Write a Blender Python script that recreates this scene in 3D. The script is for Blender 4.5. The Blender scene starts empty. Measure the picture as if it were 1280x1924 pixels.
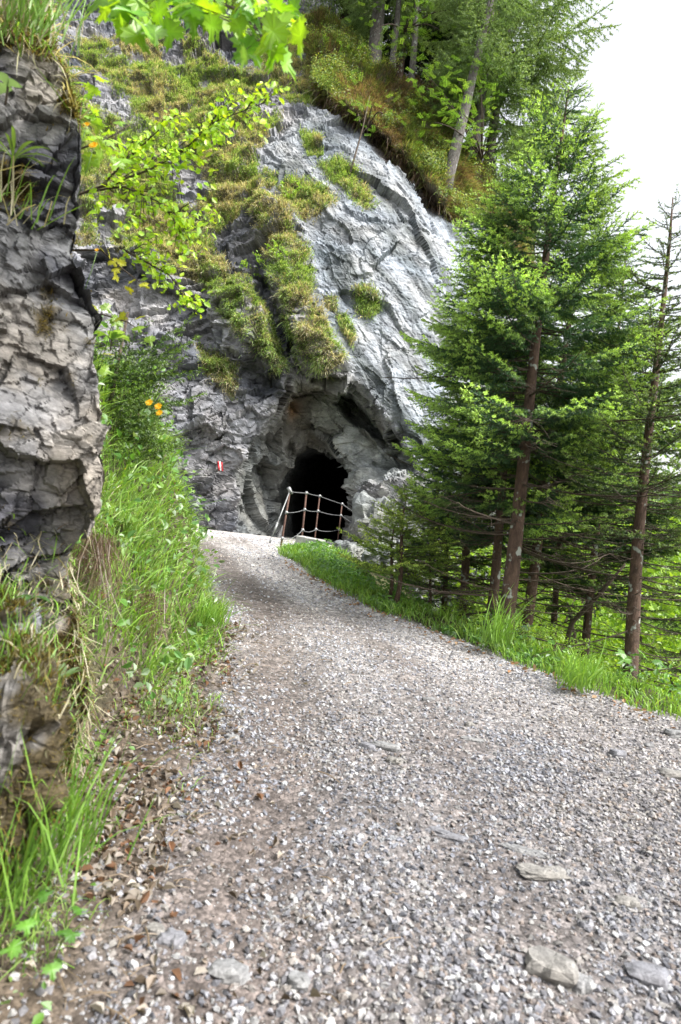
import bpy, math
import numpy as np
from mathutils import Matrix

# ------------------------------------------------------------------ camera, world, sun, exposure
SC = bpy.context.scene
LENS, W0, H0 = 24.0, 1280.0, 1924.0
PITCH, ROLL, CAMZ = math.radians(2.0), math.radians(7.0), 1.5
cam_data = bpy.data.cameras.new("camera")
cam = bpy.data.objects.new("camera", cam_data)
SC.collection.objects.link(cam)
cam_data.sensor_fit = 'VERTICAL'; cam_data.sensor_height = 36.0; cam_data.lens = LENS
cam_data.clip_start = 0.05; cam_data.clip_end = 2000
Mc = Matrix.Translation((0, 0, CAMZ)) @ Matrix.Rotation(math.pi / 2 + PITCH, 4, 'X') @ Matrix.Rotation(ROLL, 4, 'Z')
cam.matrix_world = Mc
cam_data.dof.use_dof = True
cam_data.dof.focus_distance = 11.0
cam_data.dof.aperture_fstop = 3.2
SC.camera = cam

world = bpy.data.worlds.new("World"); SC.world = world; world.use_nodes = True
wn = world.node_tree; wn.nodes.clear()
sky = wn.nodes.new('ShaderNodeTexSky'); sky.sky_type = 'NISHITA'; sky.sun_disc = False
SUN_EL, SUN_AZ = math.radians(52), math.radians(115)      # azimuth measured from +Y towards +X
sky.sun_elevation = SUN_EL; sky.sun_rotation = SUN_AZ
sky.air_density = 1.6; sky.dust_density = 4.0; sky.ozone_density = 1.0
hsv = wn.nodes.new('ShaderNodeHueSaturation'); hsv.inputs['Saturation'].default_value = 0.22
bg = wn.nodes.new('ShaderNodeBackground'); bg.inputs['Strength'].default_value = 0.12
wo = wn.nodes.new('ShaderNodeOutputWorld')
wn.links.new(sky.outputs[0], hsv.inputs['Color']); wn.links.new(hsv.outputs[0], bg.inputs[0]); wn.links.new(bg.outputs[0], wo.inputs[0])

sl = bpy.data.lights.new("sun", 'SUN'); sl.energy = 2.5; sl.angle = math.radians(18); sl.color = (1.0, 0.97, 0.92)
so = bpy.data.objects.new("sun", sl); SC.collection.objects.link(so)
so.rotation_euler = (math.pi / 2 - SUN_EL, 0, math.pi - SUN_AZ)
SC.view_settings.view_transform = 'Standard'; SC.view_settings.look = 'None'
SC.view_settings.exposure = 1.45; SC.view_settings.gamma = 1.0
SC.cycles.max_bounces = 6; SC.cycles.diffuse_bounces = 2; SC.cycles.transmission_bounces = 4

# ------------------------------------------------------------------ maths helpers
FPX = LENS / 36.0 * H0
RM = np.array(Mc.to_3x3()); CP = np.array([0, 0, CAMZ])
RNG = np.random.default_rng(11)

def at(px, py, d):
    px, py, d = np.broadcast_arrays(np.asarray(px, float), np.asarray(py, float), np.asarray(d, float))
    v = np.stack([(px - W0 / 2) / FPX * d, -(py - H0 / 2) / FPX * d, -d], -1)
    return v @ RM.T + CP

def proj(P):
    v = (np.asarray(P, float) - CP) @ RM
    d = np.maximum(-v[..., 2], 1e-3)
    return v[..., 0] / d * FPX + W0 / 2, -v[..., 1] / d * FPX + H0 / 2, -v[..., 2]

def _h(i, j, k, s):
    i = i.astype(np.uint32); j = j.astype(np.uint32); k = k.astype(np.uint32)
    h = i * np.uint32(374761393) + j * np.uint32(668265263) + k * np.uint32(2147483647) + np.uint32((s * 974634777 + 12345) & 0xffffffff)
    h = (h ^ (h >> np.uint32(13))) * np.uint32(1274126177)
    h = (h ^ (h >> np.uint32(16))) * np.uint32(2246822519)
    h = h ^ (h >> np.uint32(15))
    return h.astype(np.float64) / 4294967296.0

def vnoise(P, size=1.0, seed=0):
    q = np.asarray(P, float) / size
    c = np.floor(q).astype(np.int64); f = q - c
    u = f * f * f * (f * (f * 6 - 15) + 10)
    r = 0
    for a in (0, 1):
        for b in (0, 1):
            for d in (0, 1):
                w = (u[..., 0] if a else 1 - u[..., 0]) * (u[..., 1] if b else 1 - u[..., 1]) * (u[..., 2] if d else 1 - u[..., 2])
                r = r + w * _h(c[..., 0] + a, c[..., 1] + b, c[..., 2] + d, seed)
    return r * 2 - 1

def fbm(P, size=1.0, oct=4, seed=0, gain=0.5):
    r, a, t = 0, 1.0, 0
    for o in range(oct):
        r = r + a * vnoise(P, size / 2 ** o, seed + o * 17); t += a; a *= gain
    return r / t

def facet(P, size, seed, tilt=0.8, step=0.5):
    """fractured rock: every Voronoi cell is its own tilted plane"""
    q = np.asarray(P, float) / size
    c = np.floor(q).astype(np.int64)
    best = np.full(q.shape[:-1], 1e9); sec = best.copy()
    bi = np.zeros(q.shape, np.int64); bc = np.zeros(q.shape)
    for a in (-1, 0, 1):
        for b in (-1, 0, 1):
            for d in (-1, 0, 1):
                i = c + np.array([a, b, d])
                ctr = i + np.stack([_h(i[..., 0], i[..., 1], i[..., 2], seed + m) for m in (1, 2, 3)], -1)
                dd = ((q - ctr) ** 2).sum(-1)
                m = dd < best
                sec = np.where(m, best, np.minimum(sec, dd))
                best = np.where(m, dd, best)
                bi = np.where(m[..., None], i, bi); bc = np.where(m[..., None], ctr, bc)
    g = np.stack([_h(bi[..., 0], bi[..., 1], bi[..., 2], seed + m) * 2 - 1 for m in (4, 5, 6)], -1)
    o = _h(bi[..., 0], bi[..., 1], bi[..., 2], seed + 7) - 0.5
    return step * o + tilt * (g * (q - bc)).sum(-1), np.sqrt(sec) - np.sqrt(best), o + 0.5

def sstep(a, b, x):
    t = np.clip((x - a) / (b - a), 0, 1); return t * t * (3 - 2 * t)

def sdpoly(X, Y, poly):
    """signed distance, positive inside"""
    p = np.asarray(poly, float); n = len(p)
    d = np.full(X.shape, 1e18); ins = np.zeros(X.shape, bool)
    for i in range(n):
        ax, ay = p[i]; bx, by = p[(i + 1) % n]
        ex, ey = bx - ax, by - ay
        wx, wy = X - ax, Y - ay
        t = np.clip((wx * ex + wy * ey) / (ex * ex + ey * ey + 1e-12), 0, 1)
        d = np.minimum(d, (wx - t * ex) ** 2 + (wy - t * ey) ** 2)
        cr = ((ay > Y) != (by > Y)) & (X < (bx - ax) * (Y - ay) / (by - ay + 1e-12) + ax)
        ins ^= cr
    d = np.sqrt(d)
    return np.where(ins, d, -d)

def polydist(X, Y, pts):
    p = np.asarray(pts, float); d = np.full(X.shape, 1e18)
    for i in range(len(p) - 1):
        ax, ay = p[i]; ex, ey = p[i + 1] - p[i]
        t = np.clip(((X - ax) * ex + (Y - ay) * ey) / (ex * ex + ey * ey), 0, 1)
        d = np.minimum(d, (X - ax - t * ex) ** 2 + (Y - ay - t * ey) ** 2)
    return np.sqrt(d)

def unit(v):
    return v / np.maximum(np.linalg.norm(v, axis=-1, keepdims=True), 1e-9)

def rbf(cp, X, Y):
    cp = np.asarray(cp, float); P = cp[:, :2] / 500.0; z = cp[:, 2]; n = len(P)
    def k(r2): return 0.5 * r2 * np.log(r2 + 1e-12)
    A = np.zeros((n + 3, n + 3))
    A[:n, :n] = k(((P[:, None] - P[None]) ** 2).sum(-1)) + np.eye(n) * 0.002
    A[:n, n] = 1; A[:n, n + 1:] = P; A[n, :n] = 1; A[n + 1:, :n] = P.T
    s = np.linalg.solve(A, np.concatenate([z, np.zeros(3)]))
    x, y = X / 500.0, Y / 500.0
    r = s[n] + s[n + 1] * x + s[n + 2] * y
    for i in range(n):
        r = r + s[i] * k((x - P[i, 0]) ** 2 + (y - P[i, 1]) ** 2)
    return r

# ------------------------------------------------------------------ mesh helpers
def build(name, V, faces, mats, col=None, parent=None, smooth=False, matidx=None):
    """faces: list of (n,3) / (n,4) index arrays; one mesh object"""
    V = np.asarray(V, np.float32)
    me = bpy.data.meshes.new(name)
    faces = [np.asarray(f, np.int32) for f in faces if len(f)]
    loops = np.concatenate([f.ravel() for f in faces])
    tot = np.concatenate([np.full(len(f), f.shape[1], np.int32) for f in faces])
    st = np.concatenate([[0], np.cumsum(tot)[:-1]]).astype(np.int32)
    me.vertices.add(len(V)); me.vertices.foreach_set('co', V.ravel())
    me.loops.add(len(loops)); me.loops.foreach_set('vertex_index', loops)
    me.polygons.add(len(tot)); me.polygons.foreach_set('loop_start', st); me.polygons.foreach_set('loop_total', tot)
    for m in (mats if isinstance(mats, (list, tuple)) else [mats]): me.materials.append(m)
    if matidx is not None: me.polygons.foreach_set('material_index', np.asarray(matidx, np.int32))
    me.polygons.foreach_set('use_smooth', np.full(len(tot), smooth))
    if col is not None:
        a = me.attributes.new('col', 'FLOAT_COLOR', 'POINT')
        c = np.ones((len(V), 4), np.float32); c[:, :3] = col
        a.data.foreach_set('color', c.ravel())
    me.update(calc_edges=True)
    o = bpy.data.objects.new(name, me); SC.collection.objects.link(o)
    if parent is not None: o.parent = parent
    return o

def tag(o, label=None, cat=None, group=None, kind=None):
    if label: o['label'] = label
    if cat: o['category'] = cat
    if group: o['group'] = group
    if kind: o['kind'] = kind
    return o

def empty(name, loc, label, cat, group=None):
    o = bpy.data.objects.new(name, None); SC.collection.objects.link(o)
    o.location = [float(x) for x in loc]; o.empty_display_size = 0.1
    return tag(o, label, cat, group)

def copy_tree(o, loc, rotz=0, scale=1, label=None, parent=None):
    c = o.copy(); SC.collection.objects.link(c)
    if parent is None:
        c.location = [float(x) for x in loc]; c.rotation_euler = (0, 0, rotz)
        c.scale = (scale,) * 3 if np.isscalar(scale) else scale
        if label: c['label'] = label
    else: c.parent = parent
    for ch in list(o.children): copy_tree(ch, None, parent=c)
    return c

def gridfaces(nr, nc, keep=None):
    i = np.arange(nr * nc).reshape(nr, nc)
    f = np.stack([i[:-1, :-1], i[1:, :-1], i[1:, 1:], i[:-1, 1:]], -1)
    return f.reshape(-1, 4) if keep is None else f[keep]

class MB:
    def __init__(s): s.V = []; s.F = []; s.C = []; s.n = 0
    def add(s, V, F, col=None):
        V = np.asarray(V, float)
        s.V.append(V); s.F += [np.asarray(f) + s.n for f in F]; s.n += len(V)
        s.C.append(np.broadcast_to(np.asarray(col if col is not None else (0.5, 0.5, 0.5), float), (len(V), 3)))
    def tube(s, pts, rad, sides=8, col=None, cap=True, wob=0.0):
        pts = np.asarray(pts, float); n = len(pts)
        rad = np.broadcast_to(np.asarray(rad, float), (n,))
        t = unit(np.gradient(pts, axis=0))
        ref = np.array([0, 0, 1.0]) if abs(t[0, 2]) < 0.8 else np.array([1.0, 0, 0])
        a = unit(np.cross(t, ref)); b = np.cross(t, a)
        th = np.arange(sides) / sides * 2 * math.pi
        R = rad[:, None] * (1 + (wob * RNG.standard_normal((n, sides)) if wob else 0))
        V = pts[:, None] + R[..., None] * (np.cos(th)[None, :, None] * a[:, None] + np.sin(th)[None, :, None] * b[:, None])
        i = np.arange(n * sides).reshape(n, sides); j = np.roll(i, -1, 1)
        F = [np.stack([i[:-1], j[:-1], j[1:], i[1:]], -1).reshape(-1, 4)]
        V = V.reshape(-1, 3)
        if cap:
            V = np.concatenate([V, pts[:1], pts[-1:]])
            c0, c1 = n * sides, n * sides + 1
            F.append(np.stack([j[0], i[0], np.full(sides, c0)], -1)); F.append(np.stack([i[-1], j[-1], np.full(sides, c1)], -1))
        s.add(V, F, col)
    def build(s, name, mats, parent=None, smooth=False):
        q = [f for f in s.F if f.shape[1] == 4]; t = [f for f in s.F if f.shape[1] == 3]
        fs = ([np.concatenate(q)] if q else []) + ([np.concatenate(t)] if t else [])
        return build(name, np.concatenate(s.V), fs, mats, np.concatenate(s.C), parent, smooth)

# ------------------------------------------------------------------ materials
def newmat(name):
    m = bpy.data.materials.new(name); m.use_nodes = True
    nt = m.node_tree; nt.nodes.clear()
    out = nt.nodes.new('ShaderNodeOutputMaterial')
    return m, nt, out
def N(nt, t, **k):
    n = nt.nodes.new(t)
    for a, v in k.items():
        if a[0] == '_': n.inputs[a[1:].replace('_', ' ')].default_value = v
        else: setattr(n, a, v)
    return n
def ramp(nt, src, stops):
    r = nt.nodes.new('ShaderNodeValToRGB'); e = r.color_ramp.elements
    while len(e) < len(stops): e.new(0.5)
    for x, (p, c) in zip(e, stops):
        x.position = p; x.color = (c, c, c, 1) if np.isscalar(c) else (*c, 1)
    nt.links.new(src, r.inputs[0]); return r.outputs[0]
def mixc(nt, a, b, f, mode='MIX'):
    m = nt.nodes.new('ShaderNodeMix'); m.data_type = 'RGBA'; m.blend_type = mode
    for s, v in ((m.inputs[6], a), (m.inputs[7], b), (m.inputs[0], f)):
        if isinstance(v, bpy.types.NodeSocket): nt.links.new(v, s)
        else: s.default_value = v if np.isscalar(v) else (*v, 1)
    return m.outputs[2]

def mat_rock(name, scale=1.0, crack=0.55, rough=0.85, bump=0.5):
    m, nt, out = newmat(name)
    L = nt.links.new
    tc = N(nt, 'ShaderNodeTexCoord'); att = N(nt, 'ShaderNodeAttribute', attribute_name='col')
    mp = N(nt, 'ShaderNodeMapping'); mp.inputs['Rotation'].default_value = (0.3, 0.65, 0.2); mp.inputs['Scale'].default_value = (scale, scale, scale * 1.9)
    L(tc.outputs['Object'], mp.inputs[0])
    wn_ = N(nt, 'ShaderNodeTexNoise', _Scale=1.7, _Detail=4.0, _Roughness=0.6); L(mp.outputs[0], wn_.inputs[0])
    add = N(nt, 'ShaderNodeMix', data_type='VECTOR', factor_mode='UNIFORM'); add.inputs[0].default_value = 0.35
    L(mp.outputs[0], add.inputs[4]); L(wn_.outputs['Color'], add.inputs[5])
    v1 = N(nt, 'ShaderNodeTexVoronoi', feature='DISTANCE_TO_EDGE', _Scale=2.6); L(add.outputs[1], v1.inputs[0])
    v2 = N(nt, 'ShaderNodeTexVoronoi', feature='DISTANCE_TO_EDGE', _Scale=8.0); L(add.outputs[1], v2.inputs[0])
    n1 = N(nt, 'ShaderNodeTexNoise', _Scale=2.2, _Detail=8.0, _Roughness=0.68); L(mp.outputs[0], n1.inputs[0])
    n2 = N(nt, 'ShaderNodeTexNoise', _Scale=14.0, _Detail=6.0, _Roughness=0.7); L(mp.outputs[0], n2.inputs[0])
    n3 = N(nt, 'ShaderNodeTexNoise', _Scale=0.7, _Detail=5.0, _Roughness=0.6); L(tc.outputs['Object'], n3.inputs[0])
    c = mixc(nt, att.outputs['Color'], ramp(nt, n1.outputs['Fac'], [(0.30, 0.35), (0.5, 1.0), (0.70, 1.65)]), 0.75, 'MULTIPLY')
    c = mixc(nt, c, ramp(nt, n2.outputs['Fac'], [(0.32, 0.45), (0.55, 1.0), (0.72, 1.35)]), 0.6, 'MULTIPLY')
    c = mixc(nt, c, ramp(nt, v1.outputs['Distance'], [(0.0, 0.25), (0.035, 0.8), (0.09, 1.0)]), crack, 'MULTIPLY')
    c = mixc(nt, c, ramp(nt, v2.outputs['Distance'], [(0.0, 0.45), (0.06, 1.0)]), crack * 0.5, 'MULTIPLY')
    c = mixc(nt, c, ramp(nt, n3.outputs['Fac'], [(0.35, (0.86, 0.95, 1.1)), (0.65, (1.12, 1.02, 0.9))]), 0.5, 'MULTIPLY')
    bs = N(nt, 'ShaderNodeBsdfPrincipled', _Roughness=rough); bs.inputs['Specular IOR Level'].default_value = 0.3
    L(c, bs.inputs['Base Color'])
    b1 = N(nt, 'ShaderNodeBump', _Strength=bump, _Distance=0.05 / scale); L(ramp(nt, v1.outputs['Distance'], [(0, 0), (0.12, 1)]), b1.inputs['Height'])
    b2 = N(nt, 'ShaderNodeBump', _Strength=bump, _Distance=0.07 / scale); L(n1.outputs['Fac'], b2.inputs['Height']); L(b1.outputs[0], b2.inputs['Normal'])
    b3 = N(nt, 'ShaderNodeBump', _Strength=bump, _Distance=0.02 / scale); L(n2.outputs['Fac'], b3.inputs['Height']); L(b2.outputs[0], b3.inputs['Normal'])
    L(b3.outputs[0], bs.inputs['Normal']); L(bs.outputs[0], out.inputs[0])
    return m

def mat_soil(name):
    m, nt, out = newmat(name); L = nt.links.new
    tc = N(nt, 'ShaderNodeTexCoord'); att = N(nt, 'ShaderNodeAttribute', attribute_name='col')
    v = N(nt, 'ShaderNodeTexVoronoi', _Scale=26.0); L(tc.outputs['Object'], v.inputs[0])
    v2 = N(nt, 'ShaderNodeTexVoronoi', _Scale=70.0); L(tc.outputs['Object'], v2.inputs[0])
    n = N(nt, 'ShaderNodeTexNoise', _Scale=3.0, _Detail=8.0, _Roughness=0.7); L(tc.outputs['Object'], n.inputs[0])
    sep = N(nt, 'ShaderNodeSeparateColor'); L(v.outputs['Color'], sep.inputs[0])
    sep2 = N(nt, 'ShaderNodeSeparateColor'); L(v2.outputs['Color'], sep2.inputs[0])
    c = mixc(nt, att.outputs['Color'], ramp(nt, sep.outputs[0], [(0.0, 0.55), (0.5, 1.0), (1.0, 1.6)]), 0.8, 'MULTIPLY')
    c = mixc(nt, c, ramp(nt, sep2.outputs[0], [(0.0, 0.5), (0.6, 1.0), (1.0, 1.7)]), 0.7, 'MULTIPLY')
    c = mixc(nt, c, ramp(nt, n.outputs['Fac'], [(0.3, 0.6), (0.7, 1.4)]), 0.7, 'MULTIPLY')
    bs = N(nt, 'ShaderNodeBsdfPrincipled', _Roughness=0.9); bs.inputs['Specular IOR Level'].default_value = 0.2
    L(c, bs.inputs['Base Color'])
    b = N(nt, 'ShaderNodeBump', _Strength=0.8, _Distance=0.02, invert=True); L(v.outputs['Distance'], b.inputs['Height'])
    b2 = N(nt, 'ShaderNodeBump', _Strength=0.7, _Distance=0.008, invert=True); L(v2.outputs['Distance'], b2.inputs['Height']); L(b.outputs[0], b2.inputs['Normal'])
    L(b2.outputs[0], bs.inputs['Normal']); L(bs.outputs[0], out.inputs[0])
    return m

def mat_leaf(name, trans=0.45, gloss=0.06):
    m, nt, out = newmat(name); L = nt.links.new
    att = N(nt, 'ShaderNodeAttribute', attribute_name='col')
    d = N(nt, 'ShaderNodeBsdfDiffuse'); t = N(nt, 'ShaderNodeBsdfTranslucent'); g = N(nt, 'ShaderNodeBsdfGlossy', _Roughness=0.45)
    L(att.outputs['Color'], d.inputs[0])
    tcol = mixc(nt, att.outputs['Color'], (1.25, 1.15, 0.5), 1.0, 'MULTIPLY'); L(tcol, t.inputs[0])
    a = N(nt, 'ShaderNodeMixShader', _Fac=trans); L(d.outputs[0], a.inputs[1]); L(t.outputs[0], a.inputs[2])
    b = N(nt, 'ShaderNodeMixShader', _Fac=gloss); L(a.outputs[0], b.inputs[1]); L(g.outputs[0], b.inputs[2])
    L(b.outputs[0], out.inputs[0]); return m

def mat_bark(name, c0, c1, spots=0.0):
    m, nt, out = newmat(name); L = nt.links.new
    tc = N(nt, 'ShaderNodeTexCoord'); mp = N(nt, 'ShaderNodeMapping'); mp.inputs['Scale'].default_value = (1, 1, 0.35); L(tc.outputs['Object'], mp.inputs[0])
    n = N(nt, 'ShaderNodeTexNoise', _Scale=28.0, _Detail=6.0, _Roughness=0.7); L(mp.outputs[0], n.inputs[0])
    c = ramp(nt, n.outputs['Fac'], [(0.35, c0), (0.65, c1)])
    if spots:
        s = N(nt, 'ShaderNodeTexNoise', _Scale=9.0, _Detail=2.0, _Roughness=0.5); L(tc.outputs['Object'], s.inputs[0])
        c = mixc(nt, c, (0.33, 0.36, 0.32), ramp(nt, s.outputs['Fac'], [(0.66 - spots, 0), (0.70 - spots, 0.9)]))
    bs = N(nt, 'ShaderNodeBsdfPrincipled', _Roughness=0.9); L(c, bs.inputs['Base Color'])
    b = N(nt, 'ShaderNodeBump', _Strength=0.8, _Distance=0.02); L(n.outputs['Fac'], b.inputs['Height']); L(b.outputs[0], bs.inputs['Normal'])
    L(bs.outputs[0], out.inputs[0]); return m

def mat_plain(name, c0, c1, rough=0.6, metal=0.0, scale=30.0):
    m, nt, out = newmat(name); L = nt.links.new
    tc = N(nt, 'ShaderNodeTexCoord')
    n = N(nt, 'ShaderNodeTexNoise', _Scale=scale, _Detail=5.0, _Roughness=0.65); L(tc.outputs['Object'], n.inputs[0])
    bs = N(nt, 'ShaderNodeBsdfPrincipled', _Roughness=rough, _Metallic=metal)
    L(ramp(nt, n.outputs['Fac'], [(0.35, c0), (0.65, c1)]), bs.inputs['Base Color'])
    b = N(nt, 'ShaderNodeBump', _Strength=0.3, _Distance=0.005); L(n.outputs['Fac'], b.inputs['Height']); L(b.outputs[0], bs.inputs['Normal'])
    L(bs.outputs[0], out.inputs[0]); return m

M_CLIFF = mat_rock('cliff_rock', 1.0, 0.35, bump=.38)
M_NEAR = mat_rock('outcrop_rock', 3.2, 0.6, bump=0.6)
M_SOIL = mat_soil('soil')
M_STONE = mat_rock('loose_stone', 9.0, 0.2, bump=0.35)
M_LEAF = mat_leaf('leaf_green', 0.5)
M_NEEDLE = mat_leaf('needles', 0.3, 0.04)
M_GRASS = mat_leaf('grass_blades', 0.4, 0.05)
M_DRY = mat_leaf('dry_leaves', 0.15, 0.03)
M_BARK = mat_bark('spruce_bark', (0.045, 0.027, 0.018), (0.13, 0.08, 0.055), 0.06)
M_GREYBARK = mat_bark('larch_bark', (0.07, 0.06, 0.055), (0.22, 0.20, 0.19), 0.03)
M_TWIG = mat_bark('twig_bark', (0.045, 0.032, 0.022), (0.10, 0.075, 0.055))
M_RUST = mat_plain('rusty_steel', (0.07, 0.036, 0.027), (0.14, 0.075, 0.055), 0.75, 0.3)
M_CABLE = mat_plain('grey_rope', (0.12, 0.125, 0.13), (0.2, 0.205, 0.21), 0.6)
M_GALV = mat_plain('galvanised_steel', (0.22, 0.225, 0.23), (0.36, 0.36, 0.36), 0.5, 0.4)
M_RED = mat_plain('red_paint', (0.42, 0.02, 0.025), (0.55, 0.03, 0.04), 0.6)
M_WHITE = mat_plain('white_paint', (0.7, 0.7, 0.7), (0.85, 0.85, 0.85), 0.6)
M_CONC = mat_plain('weathered_concrete', (0.28, 0.28, 0.26), (0.45, 0.44, 0.42), 0.9, 0, 12)

# ------------------------------------------------------------------ ground heightfield
def zp(y): return np.interp(y, [-5, 0, 10, 12, 13.5, 15, 20], [-.5, 0, 1.0, 1.19, 1.265, 1.29, 1.32])
XL = np.array([(-.42, -3), (-.45, 0), (-.47, 1.8), (-.53, 2.5), (-.56, 3.7), (-.63, 4.55), (-.78, 5.6), (-1.12, 7), (-1.62, 8.4), (-2.28, 9.9), (-3.05, 11.9), (-3.9, 14), (-5.0, 18)])
XR = np.array([(4.6, -3), (4.0, 0), (3.4, 2), (2.85, 4), (2.53, 4.8), (2.12, 5.2), (1.74, 5.7), (1.28, 6.4), (.79, 7), (.42, 7.45), (-.02, 8.5), (-.5, 9.6), (-1.0, 11.25), (-.98, 11.9), (-.6, 13), (0.0, 14.6), (.5, 16.5), (1.2, 18)])

def side(X, Y):
    """signed distances beyond the left / right path edge (positive = off the path)"""
    sl_ = np.where(X < np.interp(Y, XL[:, 1], XL[:, 0]), 1, -1) * polydist(X, Y, XL)
    sr_ = np.where(X > np.interp(Y, XR[:, 1], XR[:, 0]), 1, -1) * polydist(X, Y, XR)
    return sl_, sr_

def ground_z(X, Y):
    ul, ur = side(X, Y)
    z = zp(Y)
    P = np.stack([X, Y, 0 * X], -1)
    # crown and wheel ruts of the path
    w = np.clip(-np.maximum(ul, ur), 0, 9)
    z = z + 0.02 * fbm(P, 0.9, 3, 5) + 0.012 * fbm(P, 0.2, 3, 9) - 0.03 * np.exp(-((w - 0.45) / 0.22) ** 2)
    vw = np.interp(Y, [0, 3, 4.5, 6, 9], [0.5, 0.55, 0.4, 0.12, 0.05])
    u = np.maximum(ul - vw, 0)
    hb = np.minimum(u * 2.1, np.interp(Y, [5, 6.3, 7.5, 9, 11, 13], [2.0, 1.6, 1.0, .75, .45, .25]) + 0.08 * u) + 0.2 * np.clip(ul, 0, vw)
    hb = hb * np.interp(Y, [0, 11.5, 13.5], [1, 1, 0.25])
    z = z + hb * (1 + 0.25 * fbm(P, 1.3, 3, 21)) + np.clip(u, 0, 1) * 0.18 * fbm(P, 0.4, 3, 31)
    v = np.maximum(ur - 0.75, 0)
    dr = -0.05 * np.clip(ur, 0, 0.75) - 0.95 * np.minimum(v, 7) - 0.2 * np.clip(v - 7, 0, 15) + 0.5 * np.clip(v - 22, 0, 30)
    z = z + dr + np.clip(v, 0, 2) * 0.15 * fbm(P, 1.1, 3, 41) + np.clip(ur, 0, .5) * 0.12 * fbm(P, 0.35, 2, 43)
    return z

def axis(parts):
    r = [np.arange(a, b, s) for a, b, s in parts]; return np.concatenate(r)
gx = axis([(-30, -8, 1.0), (-8, -4, 0.2), (-4, -0.2, 0.04), (-0.2, 3.6, 0.05), (3.6, 8, 0.2), (8, 30, 0.8), (30, 75, 3)])
gy = axis([(-6, 0, 0.4), (0, 1.2, 0.1), (1.2, 8, 0.04), (8, 17, 0.06), (17, 30, 0.8), (30, 90, 3)])
GX, GY = np.meshgrid(gx, gy)
GZ = ground_z(GX, GY)
UL, UR = side(GX, GY)
Pg = np.stack([GX, GY, GZ], -1)
nz = fbm(Pg, 0.7, 4, 77)
DIRT = np.array([.10, .078, .067]); GRAV = np.array([.165, .154, .154]); PALE = np.array([.46, .44, .425])
e = np.maximum(UL, UR)
cen = sstep(0.25, 0.75, -e + nz * 0.35)
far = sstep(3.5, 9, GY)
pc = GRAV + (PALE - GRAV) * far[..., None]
brown = np.clip(0.70 * np.exp(-((-UL - 0.3) / 0.45) ** 2) + .35 * np.exp(-((-UL - 1.35) / .25) ** 2) + 0.35 * np.exp(-((-UR - 1.0) / 0.35) ** 2) * sstep(4, 7, GY) + 0.3 * np.clip(nz, 0, 1), 0, 0.8)
pc = pc + (DIRT - pc) * brown[..., None]
LIT = np.array([.085, .066, .05]); TURF = np.array([.055, .055, .025])
lv = sstep(-0.12, 0.15, UL + nz * 0.12)
pc = pc + (LIT - pc) * lv[..., None]
tv = sstep(0.5, 0.9, UL + nz * 0.3); pc = pc + (TURF - pc) * tv[..., None]
rv = sstep(0.0, 0.25, UR + nz * 0.15); pc = pc + (TURF - pc) * rv[..., None]
nr, nc = GX.shape
ev = (UL + 0.0); fu = (ev[:-1, :-1] + ev[1:, 1:]) / 2; fr = (UR[:-1, :-1] + UR[1:, 1:]) / 2
def ground_part(name, keep):
    F = gridfaces(nr, nc, keep); used, inv = np.unique(F, return_inverse=True)
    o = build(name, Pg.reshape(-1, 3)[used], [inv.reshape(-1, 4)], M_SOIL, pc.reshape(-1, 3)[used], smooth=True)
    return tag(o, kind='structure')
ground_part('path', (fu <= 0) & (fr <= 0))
ground_part('bank', fu > 0)
ground_part('hillside', (fr > 0) & (fu <= 0))

# ------------------------------------------------------------------ the cliff
CPTS = [(-150, 1250, 13.5), (100, 1150, 14.2), (330, 1050, 15.0), (440, 1050, 15.0), (520, 1050, 15.3), (600, 1050, 15.6), (680, 1060, 15.0), (760, 1060, 14.6), (850, 1080, 15.0),
        (330, 960, 15.0), (440, 960, 15.1), (520, 950, 15.4), (700, 950, 15.4), (790, 900, 15.4), (900, 950, 17), (1000, 950, 21),
        (0, 800, 13.5), (200, 800, 14.6), (350, 800, 15.1), (480, 800, 15.3), (640, 800, 15.4), (760, 780, 15.3), (860, 780, 16.4), (980, 750, 22),
        (0, 600, 13.8), (200, 620, 15.0), (350, 640, 15.5), (480, 640, 15.6), (600, 640, 15.5), (700, 640, 15.6), (800, 600, 16.2), (900, 600, 18.5), (1000, 550, 24),
        (0, 450, 14.8), (150, 450, 16.0), (300, 450, 16.7), (420, 450, 17.0), (540, 450, 16.8), (660, 450, 16.6), (780, 450, 17.2), (880, 450, 19.5), (980, 420, 24),
        (0, 250, 17.5), (150, 250, 18.5), (300, 280, 19.0), (420, 280, 19.0), (540, 280, 18.6), (650, 280, 18.4), (750, 320, 18.6), (830, 390, 18.8),
        (100, 80, 21.5), (250, 80, 22.5), (400, 80, 23), (520, 80, 23), (610, 180, 20.5), (640, 60, 23), (720, 180, 21), (800, 240, 21.5), (900, 330, 22),
        (-150, 100, 20), (-150, 600, 13.2), (0, -200, 27), (300, -250, 29), (600, -200, 28.5), (800, -100, 28), (950, 150, 27), (1000, 250, 27)]
cx = axis([(-200, 110, 9), (110, 880, 2.3), (880, 1010, 6)])
cy = axis([(-260, -10, 9), (-10, 1010, 2.3), (1010, 1200, 6)])
CX, CY = np.meshgrid(cx, cy)
D = rbf(CPTS, CX, CY)
wob = fbm(np.stack([CX, CY, 0 * CX], -1), 60, 4, 3) * 9
wob2 = fbm(np.stack([CX, CY, 0 * CX + 50], -1), 60, 4, 4) * 9
WX, WY = CX + wob, CY + wob2
def feat(poly, off, soft, soft_out=None):
    s = sdpoly(WX, WY, poly); return off * sstep(-(soft_out if soft_out is not None else soft), soft, s)
P_LIP = [(596, 170), (640, 212), (690, 238), (738, 285), (775, 335), (800, 372), (850, 402), (905, 430), (1010, 520), (1010, 200), (930, 300), (850, 220), (770, 150), (690, 60), (600, 20), (560, 60)]
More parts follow.
